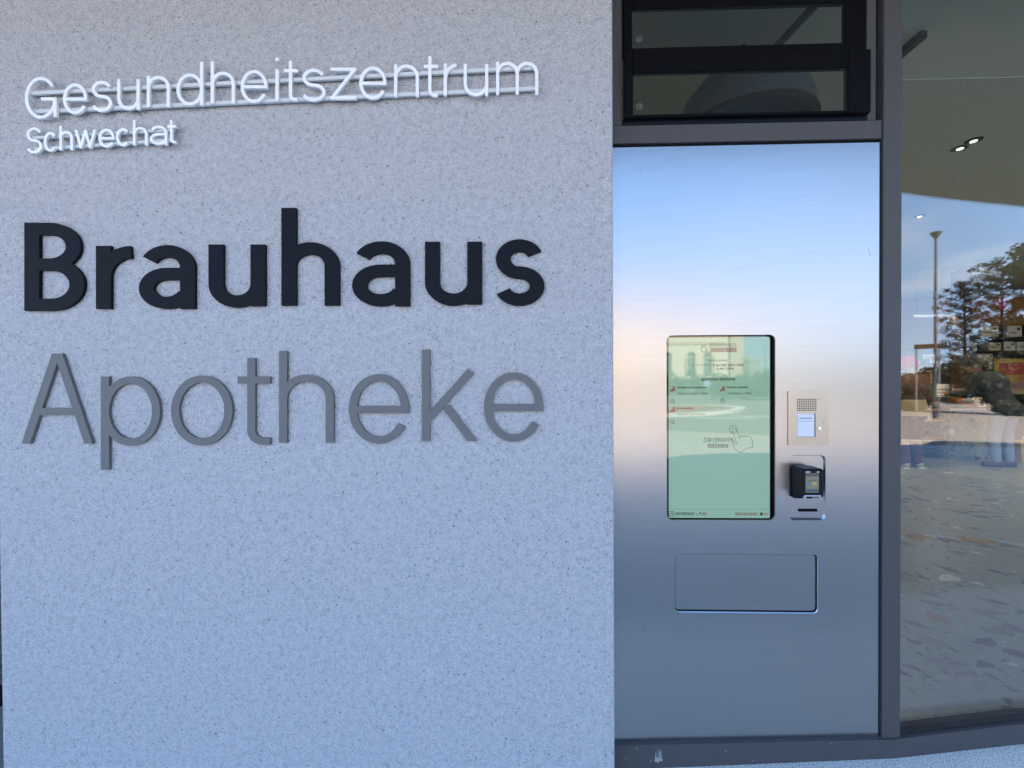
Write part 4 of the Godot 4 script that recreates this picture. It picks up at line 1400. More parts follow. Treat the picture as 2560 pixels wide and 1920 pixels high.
# ---------------------------------------------------------------- lettering on the wall
func signs() -> void:
	var g := thing("health_centre_sign", "thin white raised letters Gesundheitszentrum on two rails, topmost on the wall", "sign")
	var rows := [
		["G", 61.8, 141.6, 192.0, 296.5, 0.0, 0.0], ["e", 157.0, 217.5, 208.0, 285.5, 0.0, 0.0], ["s", 227.5, 280.0, 201.7, 279.4, 0.0, 0.0],
		["u", 292.7, 348.8, 198.0, 274.5, 0.0, 0.0], ["n", 366.6, 424.3, 189.5, 267.0, 0.0, 0.0], ["d", 440.8, 507.8, 183.5, 263.5, 154.0, 0.0],
		["h", 526.4, 586.9, 179.0, 258.5, 153.0, 0.0], ["e", 601.3, 668.3, 175.0, 257.0, 0.0, 0.0], ["i", 687.0, 697.5, 173.0, 252.0, 144.0, 0.0],
		["t", 709.6, 744.0, 176.4, 252.0, 152.0, 726.0], ["s", 754.0, 813.3, 171.5, 253.0, 0.0, 0.0], ["z", 826.0, 890.6, 168.7, 248.4, 0.0, 0.0],
		["e", 898.0, 966.0, 166.0, 248.4, 0.0, 0.0], ["n", 985.0, 1047.0, 161.0, 241.6, 0.0, 0.0], ["t", 1059.6, 1094.5, 165.5, 241.5, 140.0, 1074.5],
		["r", 1109.0, 1143.5, 158.4, 239.0, 0.0, 0.0], ["u", 1159.0, 1220.5, 159.5, 240.0, 0.0, 0.0], ["m", 1240.0, 1346.0, 154.0, 236.0, 0.0, 0.0]]
	letters(g, rows, 4.0, 1.0, 0.020, 0.028, M.white_letter)
	rails(g, [[72, 235, 1342, 170], [78, 281, 1342, 222]], 4.6)
	var s := thing("town_sign", "small white raised letters Schwechat on two rails, under the longest word", "sign")
	rows = [
		["S", 65.0, 105.0, 318.5, 383.5, 0.0, 0.0], ["c", 109.0, 142.6, 329.5, 379.0, 0.0, 0.0], ["h", 148.0, 182.0, 327.0, 375.0, 314.7, 0.0],
		["w", 186.0, 240.0, 324.0, 370.5, 0.0, 0.0], ["e", 245.7, 286.0, 321.6, 368.5, 0.0, 0.0], ["c", 289.7, 324.7, 320.0, 365.5, 0.0, 0.0],
		["h", 332.0, 368.5, 317.0, 363.0, 300.0, 0.0], ["a", 374.5, 417.5, 313.7, 362.0, 0.0, 0.0], ["t", 418.5, 440.0, 316.0, 358.5, 300.0, 428.0]]
	letters(s, rows, 3.25, 1.0, 0.020, 0.027, M.white_letter)
	rails(s, [[84, 346, 436, 326], [90, 374, 436, 351]], 3.6)
	var b := thing("brewery_word_sign", "large bold black raised letters Brauhaus at the middle of the wall", "sign")
	rows = [
		["B", 60.5, 210.5, 556.5, 777.0, 556.5, 0.0], ["r", 239.6, 333.0, 614.5, 772.0, 0.0, 0.0], ["a", 346.8, 487.0, 612.5, 772.0, 0.0, 0.0],
		["u", 521.0, 663.0, 611.0, 768.5, 0.0, 0.0], ["h", 703.2, 848.4, 605.2, 763.5, 519.6, 0.0], ["a", 880.0, 1024.8, 603.0, 765.5, 0.0, 0.0],
		["u", 1062.3, 1205.3, 604.0, 764.0, 0.0, 0.0], ["s", 1236.4, 1361.5, 598.0, 764.0, 0.0, 0.0]]
	letters(b, rows, 18.6, 1.22, 0.002, 0.013, M.dark_letter)
	var p := thing("pharmacy_word_sign", "large thin grey raised letters Apotheke, lowest word on the wall", "sign")
	rows = [
		["A", 53.6, 231.3, 883.7, 1109.0, 883.7, 1029.0], ["p", 252.0, 400.0, 941.0, 1114.5, 1174.6, 0.0], ["o", 427.4, 580.9, 938.7, 1114.0, 0.0, 0.0],
		["t", 594.0, 674.8, 950.0, 1112.0, 895.0, 628.0], ["h", 697.5, 834.0, 936.4, 1107.0, 877.0, 0.0], ["e", 872.0, 1022.0, 935.0, 1109.6, 0.0, 0.0],
		["k", 1054.6, 1193.0, 939.0, 1103.0, 873.7, 0.0], ["e", 1209.9, 1358.7, 930.5, 1104.5, 0.0, 0.0]]
	letters(p, rows, 10.0, 1.12, 0.002, 0.012, M.grey_letter)


func rails(sign: Node3D, list: Array, h: float) -> void:
	for r in list:
		var a := at(r[0], r[1], 0.014)
		var b := at(r[2], r[3], 0.014)
		var mb := MB.new()
		var d := (b - a).normalized()
		mb.box((a + b) / 2, Vector3((b - a).length(), h * 0.00145 * 2, 0.010), 0.001, Basis(d, Vector3.BACK.cross(d), Vector3.BACK))
		put("rail", mb.done(), M.rail, sign)
		var n := int((b - a).length() / 0.3) + 1
		for i in n + 1:
			var q := a.lerp(b, (i + 0.3) / (n + 0.6))
			var st := MB.new()
			st.tube(Vector3(q.x, q.y, -0.002), Vector3(q.x, q.y, 0.010), 0.004, 0.004, 8)
			put("standoff", st.done(), M.charcoal, sign)


# ---------------------------------------------------------------- the pharmacy behind the glass
func interior() -> void:
	var fy := 0.10
	var fm := MB.new()
	fm.quad(Vector3(0.3, fy, -9.7), Vector3(13.7, fy, -9.7), Vector3(13.7, fy, -1.05), Vector3(1.40, fy, -0.175), Vector3.UP)
	fm.quad(Vector3(0.3, fy, -9.7), Vector3(1.40, fy, -0.175), Vector3(1.40, fy, -0.174), Vector3(0.3, fy, -0.174), Vector3.UP)
	var te := paint(1, 1, 1, 0.28, 0.0, 0.4)
	te.albedo_texture = terrazzo()
	te.uv1_triplanar = true
	te.uv1_world_triplanar = true
	te.uv1_scale = Vector3.ONE * 0.30
	M.terrazzo = te
	struct("floor", fm.done(), te)
	var cm := MB.new()
	cm.quad(Vector3(0.3, 3.8, -9.7), Vector3(13.7, 3.8, -9.7), Vector3(13.7, 3.8, 0.1), Vector3(0.3, 3.8, 0.1), Vector3.DOWN)
	struct("ceiling", cm.done(), paint(0.54, 0.60, 0.48, 0.9))
	# perforated acoustic field in the ceiling
	var pf := MB.new()
	pf.span(Vector3(2.9, 3.785, -7.5), Vector3(12, 3.798, -1.75), 0.004)
	var pm := paint(1, 1, 1, 0.9)
	var dots := Image.create(128, 128, false, Image.FORMAT_RGB8)
	dots.fill(Color(0.76, 0.80, 0.72))
	for i in 4:
		for j in 4:
			for x in 32:
				for y in 32:
					if Vector2(x - 15.5, y - 15.5).length() < 8.0: dots.set_pixel(i * 32 + x, j * 32 + y, Color(0.52, 0.53, 0.50))
	pm.albedo_texture = ImageTexture.create_from_image(dots)
	pm.uv1_triplanar = true
	pm.uv1_world_triplanar = true
	pm.uv1_scale = Vector3.ONE * 11.0
	tag(put("acoustic_panel", pf.done(), pm), "perforated acoustic panel set in the room's ceiling", "ceiling panel")

	# recessed lamps; after the first three, spotlights added to light the room
	var spots := [[2400.0, 371.0], [2434.0, 352.0], [2299.0, 541.0]]
	var names := ["round ceiling spotlight, nearer and left of a close pair", "round ceiling spotlight, right of a close pair", "small ceiling spotlight glimpsed through the mirrored sky", "added ceiling spotlight close behind the tall pane", "added ceiling spotlight over the middle of the floor", "added ceiling spotlight over the terrazzo counter", "added ceiling spotlight at the far right of the room", "added ceiling spotlight before the wall shelving", "added ceiling spotlight over the back of the wooden counter"]
	for i in 9:
		var q := at(spots[i][0], spots[i][1], -3.0) if i < 3 else Vector3.ZERO
		if i < 3:
			var d := (q - eye)
			q = eye + d * ((3.78 - eye.y) / d.y)
		else:
			q = Vector3([3.4, 5.2, 8.0, 10.8, 9.5, 6.8][i - 3], 3.78, [-1.0, -4.6, -4.2, -5.0, -7.6, -7.8][i - 3])
		var lt := thing("ceiling_spotlight", names[i], "lamp", q, "ceiling spotlights")
		var rm := MB.new()
		rm.lathe(Vector3(0, -0.004, 0), [Vector2(0.026, 0.0), Vector2(0.062, 0.0), Vector2(0.066, 0.008)], 24)
		put("rim", rm.done(), M.black, lt)
		var bl := MB.new()
		bl.lathe(Vector3(0, -0.012, 0), [Vector2(0, 0), Vector2(0.026, 0.003), Vector2(0.028, 0.012)], 20)
		put("bulb", bl.done(), glow(1.0, 0.93, 0.75, 0.5), lt)
		var sp := SpotLight3D.new()
		sp.name = "lamp_light"
		sp.light_energy = [0.16, 0.16, 0.3, 0.15, 0.7, 1.0, 1.0, 1.8, 1.6][i]
		sp.light_color = Color(1.0, 0.88, 0.68)
		sp.spot_angle = 62
		sp.spot_attenuation = 2
		sp.spot_angle_attenuation = 0.8
		sp.spot_range = 16
		sp.light_size = 0.05
		sp.shadow_enabled = true
		sp.position = Vector3(0, -0.03, 0)
		sp.rotation = Vector3(-PI / 2, 0, 0)
		lt.add_child(sp)
	# track with a swivelling spot, beside the mullion
	var tr := thing("ceiling_track", "dark lighting track with a swivelling spotlight under the room's ceiling", "lamp")
	var ta := at(2170, 152, -1.6)
	var d1 := at(2310, 84, -2.6) - eye
	var d0 := at(2240, 145, -2.4) - eye
	var e1 := eye + d1 * ((3.74 - eye.y) / d1.y)
	var e0 := eye + d0 * ((3.74 - eye.y) / d0.y)
	e0 = e0 + (e0 - e1) * 2.0
	var tm := MB.new()
	var td := (e1 - e0).normalized()
	tm.box((e0 + e1) / 2, Vector3((e1 - e0).length(), 0.05, 0.05), 0.004, Basis(td, Vector3.UP, td.cross(Vector3.UP)))
	put("track", tm.done(), M.charcoal, tr)
	var hp := at(2262, 180, -1.9)
	var hm := MB.new()
	hm.tube(hp + Vector3(-0.05, 0.07, -0.03), hp + Vector3(0, -0.02, 0), 0.05, 0.055, 16)
	put("spot_head", hm.done(), M.charcoal, tr)
	var hb := MB.new()
	hb.tube(hp + Vector3(0, -0.021, 0), hp + Vector3(0.003, -0.03, 0.0), 0.042, 0.03, 14)
	put("bulb", hb.done(), glow(1.0, 0.8, 0.4, 0.35), tr)
	var bell := thing("bell_shape", "large rounded blue-grey bell shape added behind the lower vent window for an unclear reflection", "lamp", Vector3(1.52, 3.20, -1.4))  # bell-shaped stand-in for an unclear round reflection
	var bs2 := MB.new()
	bs2.lathe(Vector3.ZERO, [Vector2(0.43, 0.0), Vector2(0.42, 0.10), Vector2(0.38, 0.22), Vector2(0.30, 0.32), Vector2(0.17, 0.39), Vector2(0.03, 0.41)], 36)
	put("shade", bs2.done(), paint(0.10, 0.14, 0.17, 0.5), bell)
	var bs3 := MB.new()
	bs3.tube(Vector3(0, 0.40, 0), Vector3(0, 0.595, 0), 0.02, 0.02, 10)
	put("stem", bs3.done(), M.charcoal, bell)
	var bs4 := MB.new()
	bs4.lathe(Vector3(0, -0.015, 0), [Vector2(0.40, 0.0), Vector2(0.435, 0.0), Vector2(0.435, 0.02), Vector2(0.40, 0.02)], 36)
	put("rim", bs4.done(), M.charcoal, bell)
	# second dark rail seen through the vent windows
	var t2 := thing("ceiling_rail", "dark rail crossing the ceiling behind the vent windows", "rail")
	var q0 := at(1945, 112, -1.2) - eye
	var q1 := at(2040, 10, -0.9) - eye
	var w0 := eye + q0 * ((3.72 - eye.y) / q0.y)
	var w1 := eye + q1 * ((3.72 - eye.y) / q1.y)
	var rd := (w1 - w0).normalized()
	w0 -= rd * 0.08
	w1 += rd * 0.8
	var rmm := MB.new()
	rmm.box((w0 + w1) / 2, Vector3((w1 - w0).length(), 0.045, 0.032), 0.004, Basis(rd, Vector3.UP, rd.cross(Vector3.UP)))
	put("rail", rmm.done(), M.charcoal, t2)

	var sh := thing("shelf_unit", "dark wall shelving with pale product boxes at the back of the pharmacy", "shelf")
	var z := -8.6
	var S := func(u: float, v: float) -> Vector3: return at(u * 1.15732, v * 1.15732, z)
	var bx := MB.new()
	var c0: Vector3 = S.call(2098, 862)
	var c1: Vector3 = S.call(2290, 700)
	bx.span(Vector3(c0.x, fy, z - 0.5), Vector3(c1.x, c1.y, z - 0.42), 0.005)
	put("back_board", bx.done(), M.dark_wood, sh)
	for v in [730.0, 760.0, 799.0, 834.0, 862.0]:
		var sb := MB.new()
		var y: float = S.call(2150, v).y
		sb.span(Vector3(c0.x, y - 0.035, z - 0.419), Vector3(c1.x, y, z + 0.03), 0.004)
		put("shelf", sb.done(), M.dark_wood, sh)
	for u in [2098.0, 2167.0, 2236.0]:
		var ub := MB.new()
		var ux: float = S.call(u, 800).x
		ub.span(Vector3(ux - 0.03, fy, z - 0.4185), Vector3(ux + 0.01, c1.y - 0.001, z - 0.01), 0.004)
		put("upright", ub.done(), M.dark_wood, sh)
	# product boxes: u0, v0, u1, v1, colour
	var cream_box := paint(0.66, 0.62, 0.42, 0.6)
	var white_box := paint(0.70, 0.71, 0.66, 0.6)
	var items := [[2120, 704, 2159, 728, 0], [2177, 704, 2209, 728, 1], [2138, 740, 2164, 758, 0], [2171, 738, 2194, 758, 1], [2199, 738, 2226, 758, 1],
		[2114, 765, 2127, 797, 1], [2128, 765, 2146, 781, 0], [2128, 782, 2137, 797, 1], [2138, 782, 2146, 797, 0], [2108, 783, 2113, 797, 0],
		[2107, 818, 2117, 833, 1], [2118, 818, 2128, 833, 0], [2129, 818, 2140, 833, 1], [2100, 742, 2112, 758, 1], [2101, 840, 2112, 860, 0], [2120, 840, 2135, 860, 1]]
	var box_labels := ["wide cream box, leftmost on the top shelf", "wide whitish box, right end of the top shelf", "small cream box with a red mark on the second shelf", "whitish box in the middle of the second shelf", "whitish box at the right end of the second shelf",
		"tall narrow whitish box standing on the third shelf", "cream box lying on top of the third shelf's stack", "whitish box under the cream box of the third shelf's stack", "cream box at the right foot of the third shelf's stack", "very narrow cream box at the left end of the third shelf",
		"whitish box, left of the row of three on the fourth shelf", "cream box in the middle of the row of three on the fourth shelf", "whitish box beside the leaning person's face on the fourth shelf", "whitish box at the left end of the second shelf", "cream box at the left end of the bottom shelf", "whitish box right of the cream one on the bottom shelf"]
	for it in items:
		var p: Vector3 = S.call(it[0], it[3])
		var q: Vector3 = S.call(it[2], it[1])
		var o := thing("product_box", box_labels[items.find(it)], "box", Vector3((p.x + q.x) / 2, p.y, z - 0.12), "product boxes on the wall shelving")
		var bm := MB.new()
		var sz := Vector3(q.x - p.x, q.y - p.y, 0.22)
		bm.box(Vector3(0, sz.y / 2 + 0.002, 0), sz, 0.006)
		put("carton", bm.done(), [cream_box, white_box][it[4]], o)
		var lm := MB.new()
		lm.box(Vector3(sz.x * 0.26, sz.y * 0.72, 0.1105), Vector3(sz.x * 0.2, sz.y * 0.26, 0.003), 0.001)
		put("emblem_patch", lm.done(), [paint(0.35, 0.09, 0.05), paint(0.03, 0.04, 0.06)][it[4]], o)
		var l2 := MB.new()
		l2.box(Vector3(-sz.x * 0.14, sz.y * 0.42, 0.1105), Vector3(sz.x * 0.5, sz.y * 0.16, 0.003), 0.001)
		put("print_band", l2.done(), paint(0.28, 0.32, 0.22), o)
	# bright poster at the right
	var po := thing("poster", "bright red and yellow poster at the end of the wall shelving", "poster")
	var b0: Vector3 = at(2148 * 1.15732, 852 * 1.15732, z + 0.06)
	var b1: Vector3 = at(2250 * 1.15732, 774 * 1.15732, z + 0.06)
	var bm2 := MB.new()
	bm2.span(Vector3(b0.x, b0.y, z + 0.04), Vector3(b1.x, b1.y, z + 0.06), 0.003)
	put("board", bm2.done(), paint(0.62, 0.42, 0.07), po)
	var hgt := b1.y - b0.y
	for st in [[0.10, 0.95, 0.55, 0.88, 0.50, 0.08, 0.05], [0.10, 0.95, 0.16, 0.34, 0.42, 0.26, 0.28], [0.22, 0.42, 0.36, 0.54, 0.62, 0.50, 0.16], [0.5, 0.9, 0.36, 0.53, 0.58, 0.22, 0.08], [0.02, 0.95, 0.02, 0.12, 0.55, 0.52, 0.35]]:
		var sm := MB.new()
		sm.span(Vector3(lerpf(b0.x, b1.x, st[0]), b0.y + hgt * st[2], z + 0.0605), Vector3(lerpf(b0.x, b1.x, st[1]), b0.y + hgt * st[3], z + 0.064), 0.001)
		put("print_field", sm.done(), paint(st[4], st[5], st[6]), po)
	var rs := thing("round_price_sign", "small red round sign on a thin stick above the shelves", "sign", Vector3.ZERO)
	var rc := at(2163 * 1.15732, 656 * 1.15732, z + 0.1)
	var rt := MB.new()
	rt.tube(rc - Vector3(0, 0.5, 0), rc - Vector3(0, 0.12, 0), 0.012, 0.012, 8)
	put("stick", rt.done(), M.charcoal, rs)
	var rdm := MB.new()
	rdm.tube(rc, rc + Vector3(0, 0, 0.02), 0.13, 0.13, 20)
	put("disc", rdm.done(), paint(0.55, 0.06, 0.06), rs)
	# hanging strip lamps
	var lt_labels := ["slim white strip lamp hanging at the left, behind the mirrored lamp post", "slim white strip lamp hanging over the counter"]
	for i in 2:
		var la := thing("strip_lamp", lt_labels[i], "lamp", Vector3.ZERO)
		var zz := -7.6
		var a := at([1975.0, 2028.0][i] * 1.15732, 681.5 * 1.15732, zz)
		var b := at([2020.0, 2075.0][i] * 1.15732, 682.5 * 1.15732, zz)
		var lm := MB.new()
		lm.box((a + b) / 2, Vector3(b.x - a.x, 0.03, 0.05), 0.005)
		put("tube", lm.done(), glow(1.0, 0.98, 0.9, 0.10), la)
		var ho := MB.new()
		ho.box((a + b) / 2 + Vector3(0, 0.035, 0), Vector3(b.x - a.x + 0.05, 0.03, 0.07), 0.004)
		put("housing", ho.done(), M.grey_metal, la)
		for s in [0.1, 0.9]:
			var wi := MB.new()
			var w := a.lerp(b, s)
			wi.tube(w + Vector3(0, 0.05, 0), Vector3(w.x, 3.79, w.z), 0.006, 0.006, 6)
			put("hanger", wi.done(), M.charcoal, la)
		var al := AreaLight3D.new()
		al.name = "lamp_light"
		al.area_size = Vector2(b.x - a.x, 0.04)
		al.light_energy = 0.05
		al.area_range = 14
		al.shadow_enabled = true
		al.position = (a + b) / 2 - Vector3(0, 0.03, 0)
		al.rotation = Vector3(-PI / 2, 0, 0)
		la.add_child(al)

	# counters
	var zc := -5.8
	var C := func(u: float, v: float, zz: float) -> Vector3: return at(u * 1.15732, v * 1.15732, zz)
	var ct := thing("service_counter", "grey terrazzo service counter with a dark top before the person in jeans", "counter")
	var k0: Vector3 = C.call(2051, 990, zc)
	var k1: Vector3 = C.call(2165, 879, zc)
	var cb := MB.new()
	cb.span(Vector3(k0.x, fy, zc - 0.75), Vector3(k1.x, k1.y - 0.045, zc), 0.006)
	put("front", cb.done(), te, ct)
	var tp := MB.new()
	tp.span(Vector3(k0.x - 0.06, k1.y - 0.044, zc - 0.8), Vector3(k1.x + 0.9, k1.y, zc + 0.05), 0.005)
	put("counter_top", tp.done(), paint(0.03, 0.035, 0.035, 0.3), ct)
	var lp := MB.new()
	lp.span(Vector3(k0.x - 0.05, k1.y - 0.052, zc + 0.045), Vector3(k1.x + 0.9, k1.y - 0.02, zc + 0.056), 0.003)
	put("edge_strip", lp.done(), M.paper, ct)
	var cw := MB.new()
	cw.span(Vector3(k1.x + 0.001, fy, zc - 0.72), Vector3(k1.x + 0.85, k1.y - 0.046, zc - 0.05), 0.005)
	put("side_cabinet", cw.done(), paint(0.13, 0.10, 0.065, 0.6), ct)
	# wooden display counter at the left with shelves
	var wc := thing("wooden_counter", "wooden display counter with open shelves left of the terrazzo counter", "counter")
	var zw := -5.9
	var a0: Vector3 = C.call(1972, 990, zw)
	var a1: Vector3 = C.call(2044, 800, zw)
	var wb := MB.new()
	wb.span(Vector3(a0.x - 0.9, fy, zw - 0.7), Vector3(a1.x, a1.y, zw - 0.5), 0.005)
	put("back_board", wb.done(), M.wood, wc)
	for v in [800.0, 826.0, 868.0, 884.0, 908.0, 945.0, 972.0]:
		var ws := MB.new()
		var y: float = C.call(2000, v, zw).y
		var zz := zw - (0.25 if v < 860 else 0.0)
		ws.span(Vector3(a0.x - 0.9, y - 0.03, zw - 0.499), Vector3(a1.x + 0.002, y, zz), 0.004)
		put("shelf", ws.done(), M.wood if v < 900 else M.dark_wood if v > 960 else M.wood, wc)
	for u in [1985.0, 2043.5]:
		var wu := MB.new()
		var x: float = C.call(u, 900, zw).x
		wu.span(Vector3(x - 0.02, fy, zw - 0.4985), Vector3(x + 0.015, a1.y - 0.032, zw - 0.26), 0.004)
		put("upright", wu.done(), M.wood, wc)
	# things on the counters
	var goods := [[2001, 883, 2012, 907, "white display card with a round picture on the wooden counter's shelf", 0.74, 0.73, 0.66, "display_card", "card"], [2012, 886, 2028, 907, "dark purple carton on the wooden counter's shelf", 0.05, 0.04, 0.06, "carton", "box"], [2029, 884, 2044, 905, "cream patterned carton on the wooden counter's shelf", 0.62, 0.56, 0.32, "carton", "box"], [2030, 870, 2037, 883, "white pouch on the upper shelf of the wooden counter", 0.66, 0.66, 0.64, "pouch", "packet"], [2039, 871, 2045, 883, "green and yellow packet on the upper shelf of the wooden counter", 0.30, 0.36, 0.06, "packet", "packet"], [1990, 906, 2004, 926, "dark box with a white stripe on the lowest shelf", 0.05, 0.045, 0.04, "carton", "box"], [2016, 921, 2025, 930, "blue-grey flat box on the lowest shelf", 0.16, 0.19, 0.24, "carton", "box"], [2027, 921, 2035, 930, "pale turquoise flat box on the lowest shelf", 0.24, 0.36, 0.38, "carton", "box"], [2036, 921, 2045, 930, "orange flat box on the lowest shelf", 0.50, 0.24, 0.10, "carton", "box"]]
	for gd in goods:
		var p: Vector3 = C.call(gd[0], gd[3], zw - 0.1)
		var q: Vector3 = C.call(gd[2], gd[1], zw - 0.1)
		var o := thing(gd[8], gd[4], gd[9], Vector3((p.x + q.x) / 2, p.y, zw - 0.14))
		var m := MB.new()
		var s := Vector3(q.x - p.x, q.y - p.y, 0.14)
		m.box(Vector3(0, s.y / 2, 0), s, 0.006)
		put("body", m.done(), paint(gd[5], gd[6], gd[7], 0.6), o)
		var m2 := MB.new()
		m2.box(Vector3(0, s.y * 0.55, 0.0705), Vector3(s.x * 0.5, s.y * 0.3, 0.003), 0.001)
		put("print_patch", m2.done(), paint(gd[5] * 0.5 + 0.1, gd[6] * 0.5 + 0.05, gd[7] * 0.5 + 0.05), o)
	# calendar board on the wooden counter
	var cal := thing("calendar_display", "white printed display board with rows of small pictures on the counter", "display")
	var l0: Vector3 = C.call(2023, 859, zw + 0.05)
	var l1: Vector3 = C.call(2051, 829, zw + 0.05)
	var lm3 := MB.new()
	lm3.span(Vector3(l0.x - 0.13, l0.y, zw + 0.03), Vector3(l1.x, l1.y, zw + 0.05), 0.003)
	put("board", lm3.done(), paint(0.05, 0.10, 0.06), cal)
	var lm4 := MB.new()
	lm4.span(Vector3(l0.x, l0.y + 0.01, zw + 0.0505), Vector3(l1.x - 0.005, l1.y - 0.005, zw + 0.053), 0.001)
	put("sheet", lm4.done(), paint(0.78, 0.80, 0.76), cal)
	for r in 3:
		for c in 6:
			var pm3 := MB.new()
			pm3.box(Vector3(lerpf(l0.x + 0.02, l1.x - 0.03, c / 5.0), lerpf(l0.y + 0.03, l0.y + 0.14, r / 2.0), zw + 0.0545), Vector3(0.022, 0.03, 0.002))
			put("print_patch", pm3.done(), [paint(0.28, 0.32, 0.25), paint(0.45, 0.08, 0.08), paint(0.2, 0.24, 0.2)][(r + c) % 3], cal)
	# till monitor
	var mo := thing("till_monitor", "black till monitor seen from behind on the wooden counter", "monitor")
	var m0: Vector3 = C.call(1966, 800, zw - 0.3)
	var m1: Vector3 = C.call(2007, 775, zw - 0.3)
	var mm := MB.new()
	mm.span(Vector3(m0.x + 0.18, m0.y + 0.04, zw - 0.32), Vector3(m1.x, m1.y, zw - 0.28), 0.008)
	put("case", mm.done(), M.charcoal, mo)
	var ml := MB.new()
	ml.span(Vector3(m0.x + 0.24, m0.y + 0.05, zw - 0.279), Vector3(m1.x - 0.04, m0.y + 0.09, zw - 0.276), 0.001)
	put("vent_strip", ml.done(), paint(0.15, 0.17, 0.17), mo)
	var mst := MB.new()
	mst.span(Vector3(m0.x + 0.28, m0.y, zw - 0.36), Vector3(m1.x - 0.06, m0.y + 0.015, zw - 0.2), 0.004)
	mst.span(Vector3(m0.x + 0.36, m0.y + 0.0152, zw - 0.31), Vector3(m1.x - 0.14, m0.y + 0.05, zw - 0.29), 0.004)
	put("foot", mst.done(), M.charcoal, mo)
	var ns := thing("notice_stand", "white notice sheet in a clear stand behind the till monitor", "notice")
	var n0: Vector3 = C.call(1996, 800, zw - 0.42)
	var n1: Vector3 = C.call(2022, 765, zw - 0.42)
	var nm := MB.new()
	nm.span(Vector3(n0.x, n0.y + 0.02, zw - 0.45), Vector3(n1.x, n1.y, zw - 0.44), 0.002)
	put("sheet", nm.done(), paint(0.72, 0.76, 0.74), ns)
	var nf := MB.new()
	nf.span(Vector3(n0.x, n0.y, zw - 0.48), Vector3(n1.x, n0.y + 0.019, zw - 0.40), 0.002)
	put("foot", nf.done(), M.paper, ns)
	for i in 4:
		var np := MB.new()
		np.box(Vector3((n0.x + n1.x) / 2, n1.y - 0.06 - i * 0.05, zw - 0.439), Vector3((n1.x - n0.x) * 0.7, 0.015, 0.002))
		put("print_line", np.done(), paint(0.3, 0.34, 0.33), ns)
	# column, brown
	var co := MB.new()
	var cc: Vector3 = C.call(2076, 800, -7.6)
	co.lathe(Vector3(cc.x, fy, -7.6), [Vector2(0.16, 0), Vector2(0.16, 3.69)], 24)
	tag(put("brown_column", co.done(), paint(0.07, 0.036, 0.016, 0.6)), "round brown column behind the counter", "column")
	# slanted stand, papers, bottles on the terrazzo counter
	var ty: float = k1.y
	var ls := thing("leaflet_stand", "slanted clear leaflet stand with an orange-brown sheet on the counter", "stand", Vector3(C.call(2086, 870, zc - 0.3).x, ty, zc - 0.35))
	var lsm := MB.new()
	lsm.box(Vector3(0, 0.17, 0), Vector3(0.24, 0.30, 0.012), 0.003, Basis(Vector3.RIGHT, -0.35))
	put("sheet", lsm.done(), paint(0.20, 0.15, 0.10), ls)
	var lsf := MB.new()
	for s in [-0.125, 0.125]: lsf.box(Vector3(s, 0.17, 0.0), Vector3(0.014, 0.32, 0.016), 0.003, Basis(Vector3.RIGHT, -0.35))
	lsf.box(Vector3(0, 0.008, 0.06), Vector3(0.26, 0.015, 0.16), 0.003)
	put("holder", lsf.done(), M.paper, ls)
	var ob := thing("orange_tray", "orange-brown wedge shaped tray on the counter beside the leaflet stand", "tray", Vector3(C.call(2078, 870, zc - 0.1).x, ty, zc - 0.12))
	var obm := MB.new()
	var w1v := [Vector3(-0.17, 0, 0.12), Vector3(0.22, 0, 0.12), Vector3(0.22, 0, -0.12), Vector3(-0.17, 0, -0.12)]
	obm.quad(w1v[0], w1v[1], Vector3(-0.12, 0.24, 0.0), Vector3(-0.17, 0.26, 0.0), Vector3(0, 0.4, 1))
	obm.flat(w1v[1], w1v[2], Vector3(-0.12, 0.24, 0.0), Vector3(0.6, 0.6, 0).normalized())
	obm.quad(w1v[2], w1v[3], Vector3(-0.17, 0.26, 0.0), Vector3(-0.12, 0.24, 0.0), Vector3(0, 0.4, -1))
	obm.flat(w1v[3], w1v[0], Vector3(-0.17, 0.26, 0.0), Vector3.LEFT)
	put("wedge", obm.done(), paint(0.45, 0.19, 0.05, 0.6), ob)
	var obl := MB.new()
	obl.box(Vector3(0.03, 0.115, 0.085), Vector3(0.16, 0.05, 0.004), 0.001, Basis(Vector3.RIGHT, -0.4))
	put("label_strip", obl.done(), M.paper, ob)
	for i in 5:
		var u: float = [2112, 2120, 2126, 2104, 2098][i]
		var bo := thing("small_bottle", ["small white bottle nearest the leaning person", "small brown bottle second from the leaning person", "small white jar beside the brown bottle", "small white packet standing left of the bottles", "small red packet leftmost of the row on the counter"][i], "bottle", Vector3(C.call(u, 870, zc - 0.4).x, ty, zc - 0.4))
		var bm3 := MB.new()
		bm3.lathe(Vector3.ZERO, [Vector2(0.0, 0), Vector2(0.03, 0.0), Vector2(0.032, 0.09), Vector2(0.014, 0.115), Vector2(0.014, 0.12)], 14)
		put("body", bm3.done(), [M.paper, M.dark_wood, M.paper, M.paper, paint(0.4, 0.06, 0.05)][i], bo)
		var cm3 := MB.new()
		cm3.lathe(Vector3(0, 0.118, 0), [Vector2(0.017, 0), Vector2(0.017, 0.03), Vector2(0, 0.032)], 12)
		put("cap", cm3.done(), M.white_line, bo)
	for i in 2:
		var pp := MB.new()
		pp.box(Vector3.ZERO, Vector3(0.21, 0.006, 0.3), 0.001, Basis(Vector3.UP, 0.3 + i * 0.5))
		tag(put(num("paper_stack"), pp.done(), M.paper, self, Vector3(C.call([2056, 2106][i], 875, zc - 0.1).x, ty + 0.004, zc - [0.25, 0.08][i])), ["white papers at the left end of the terrazzo counter", "white papers in front of the leaning person"][i], "papers")
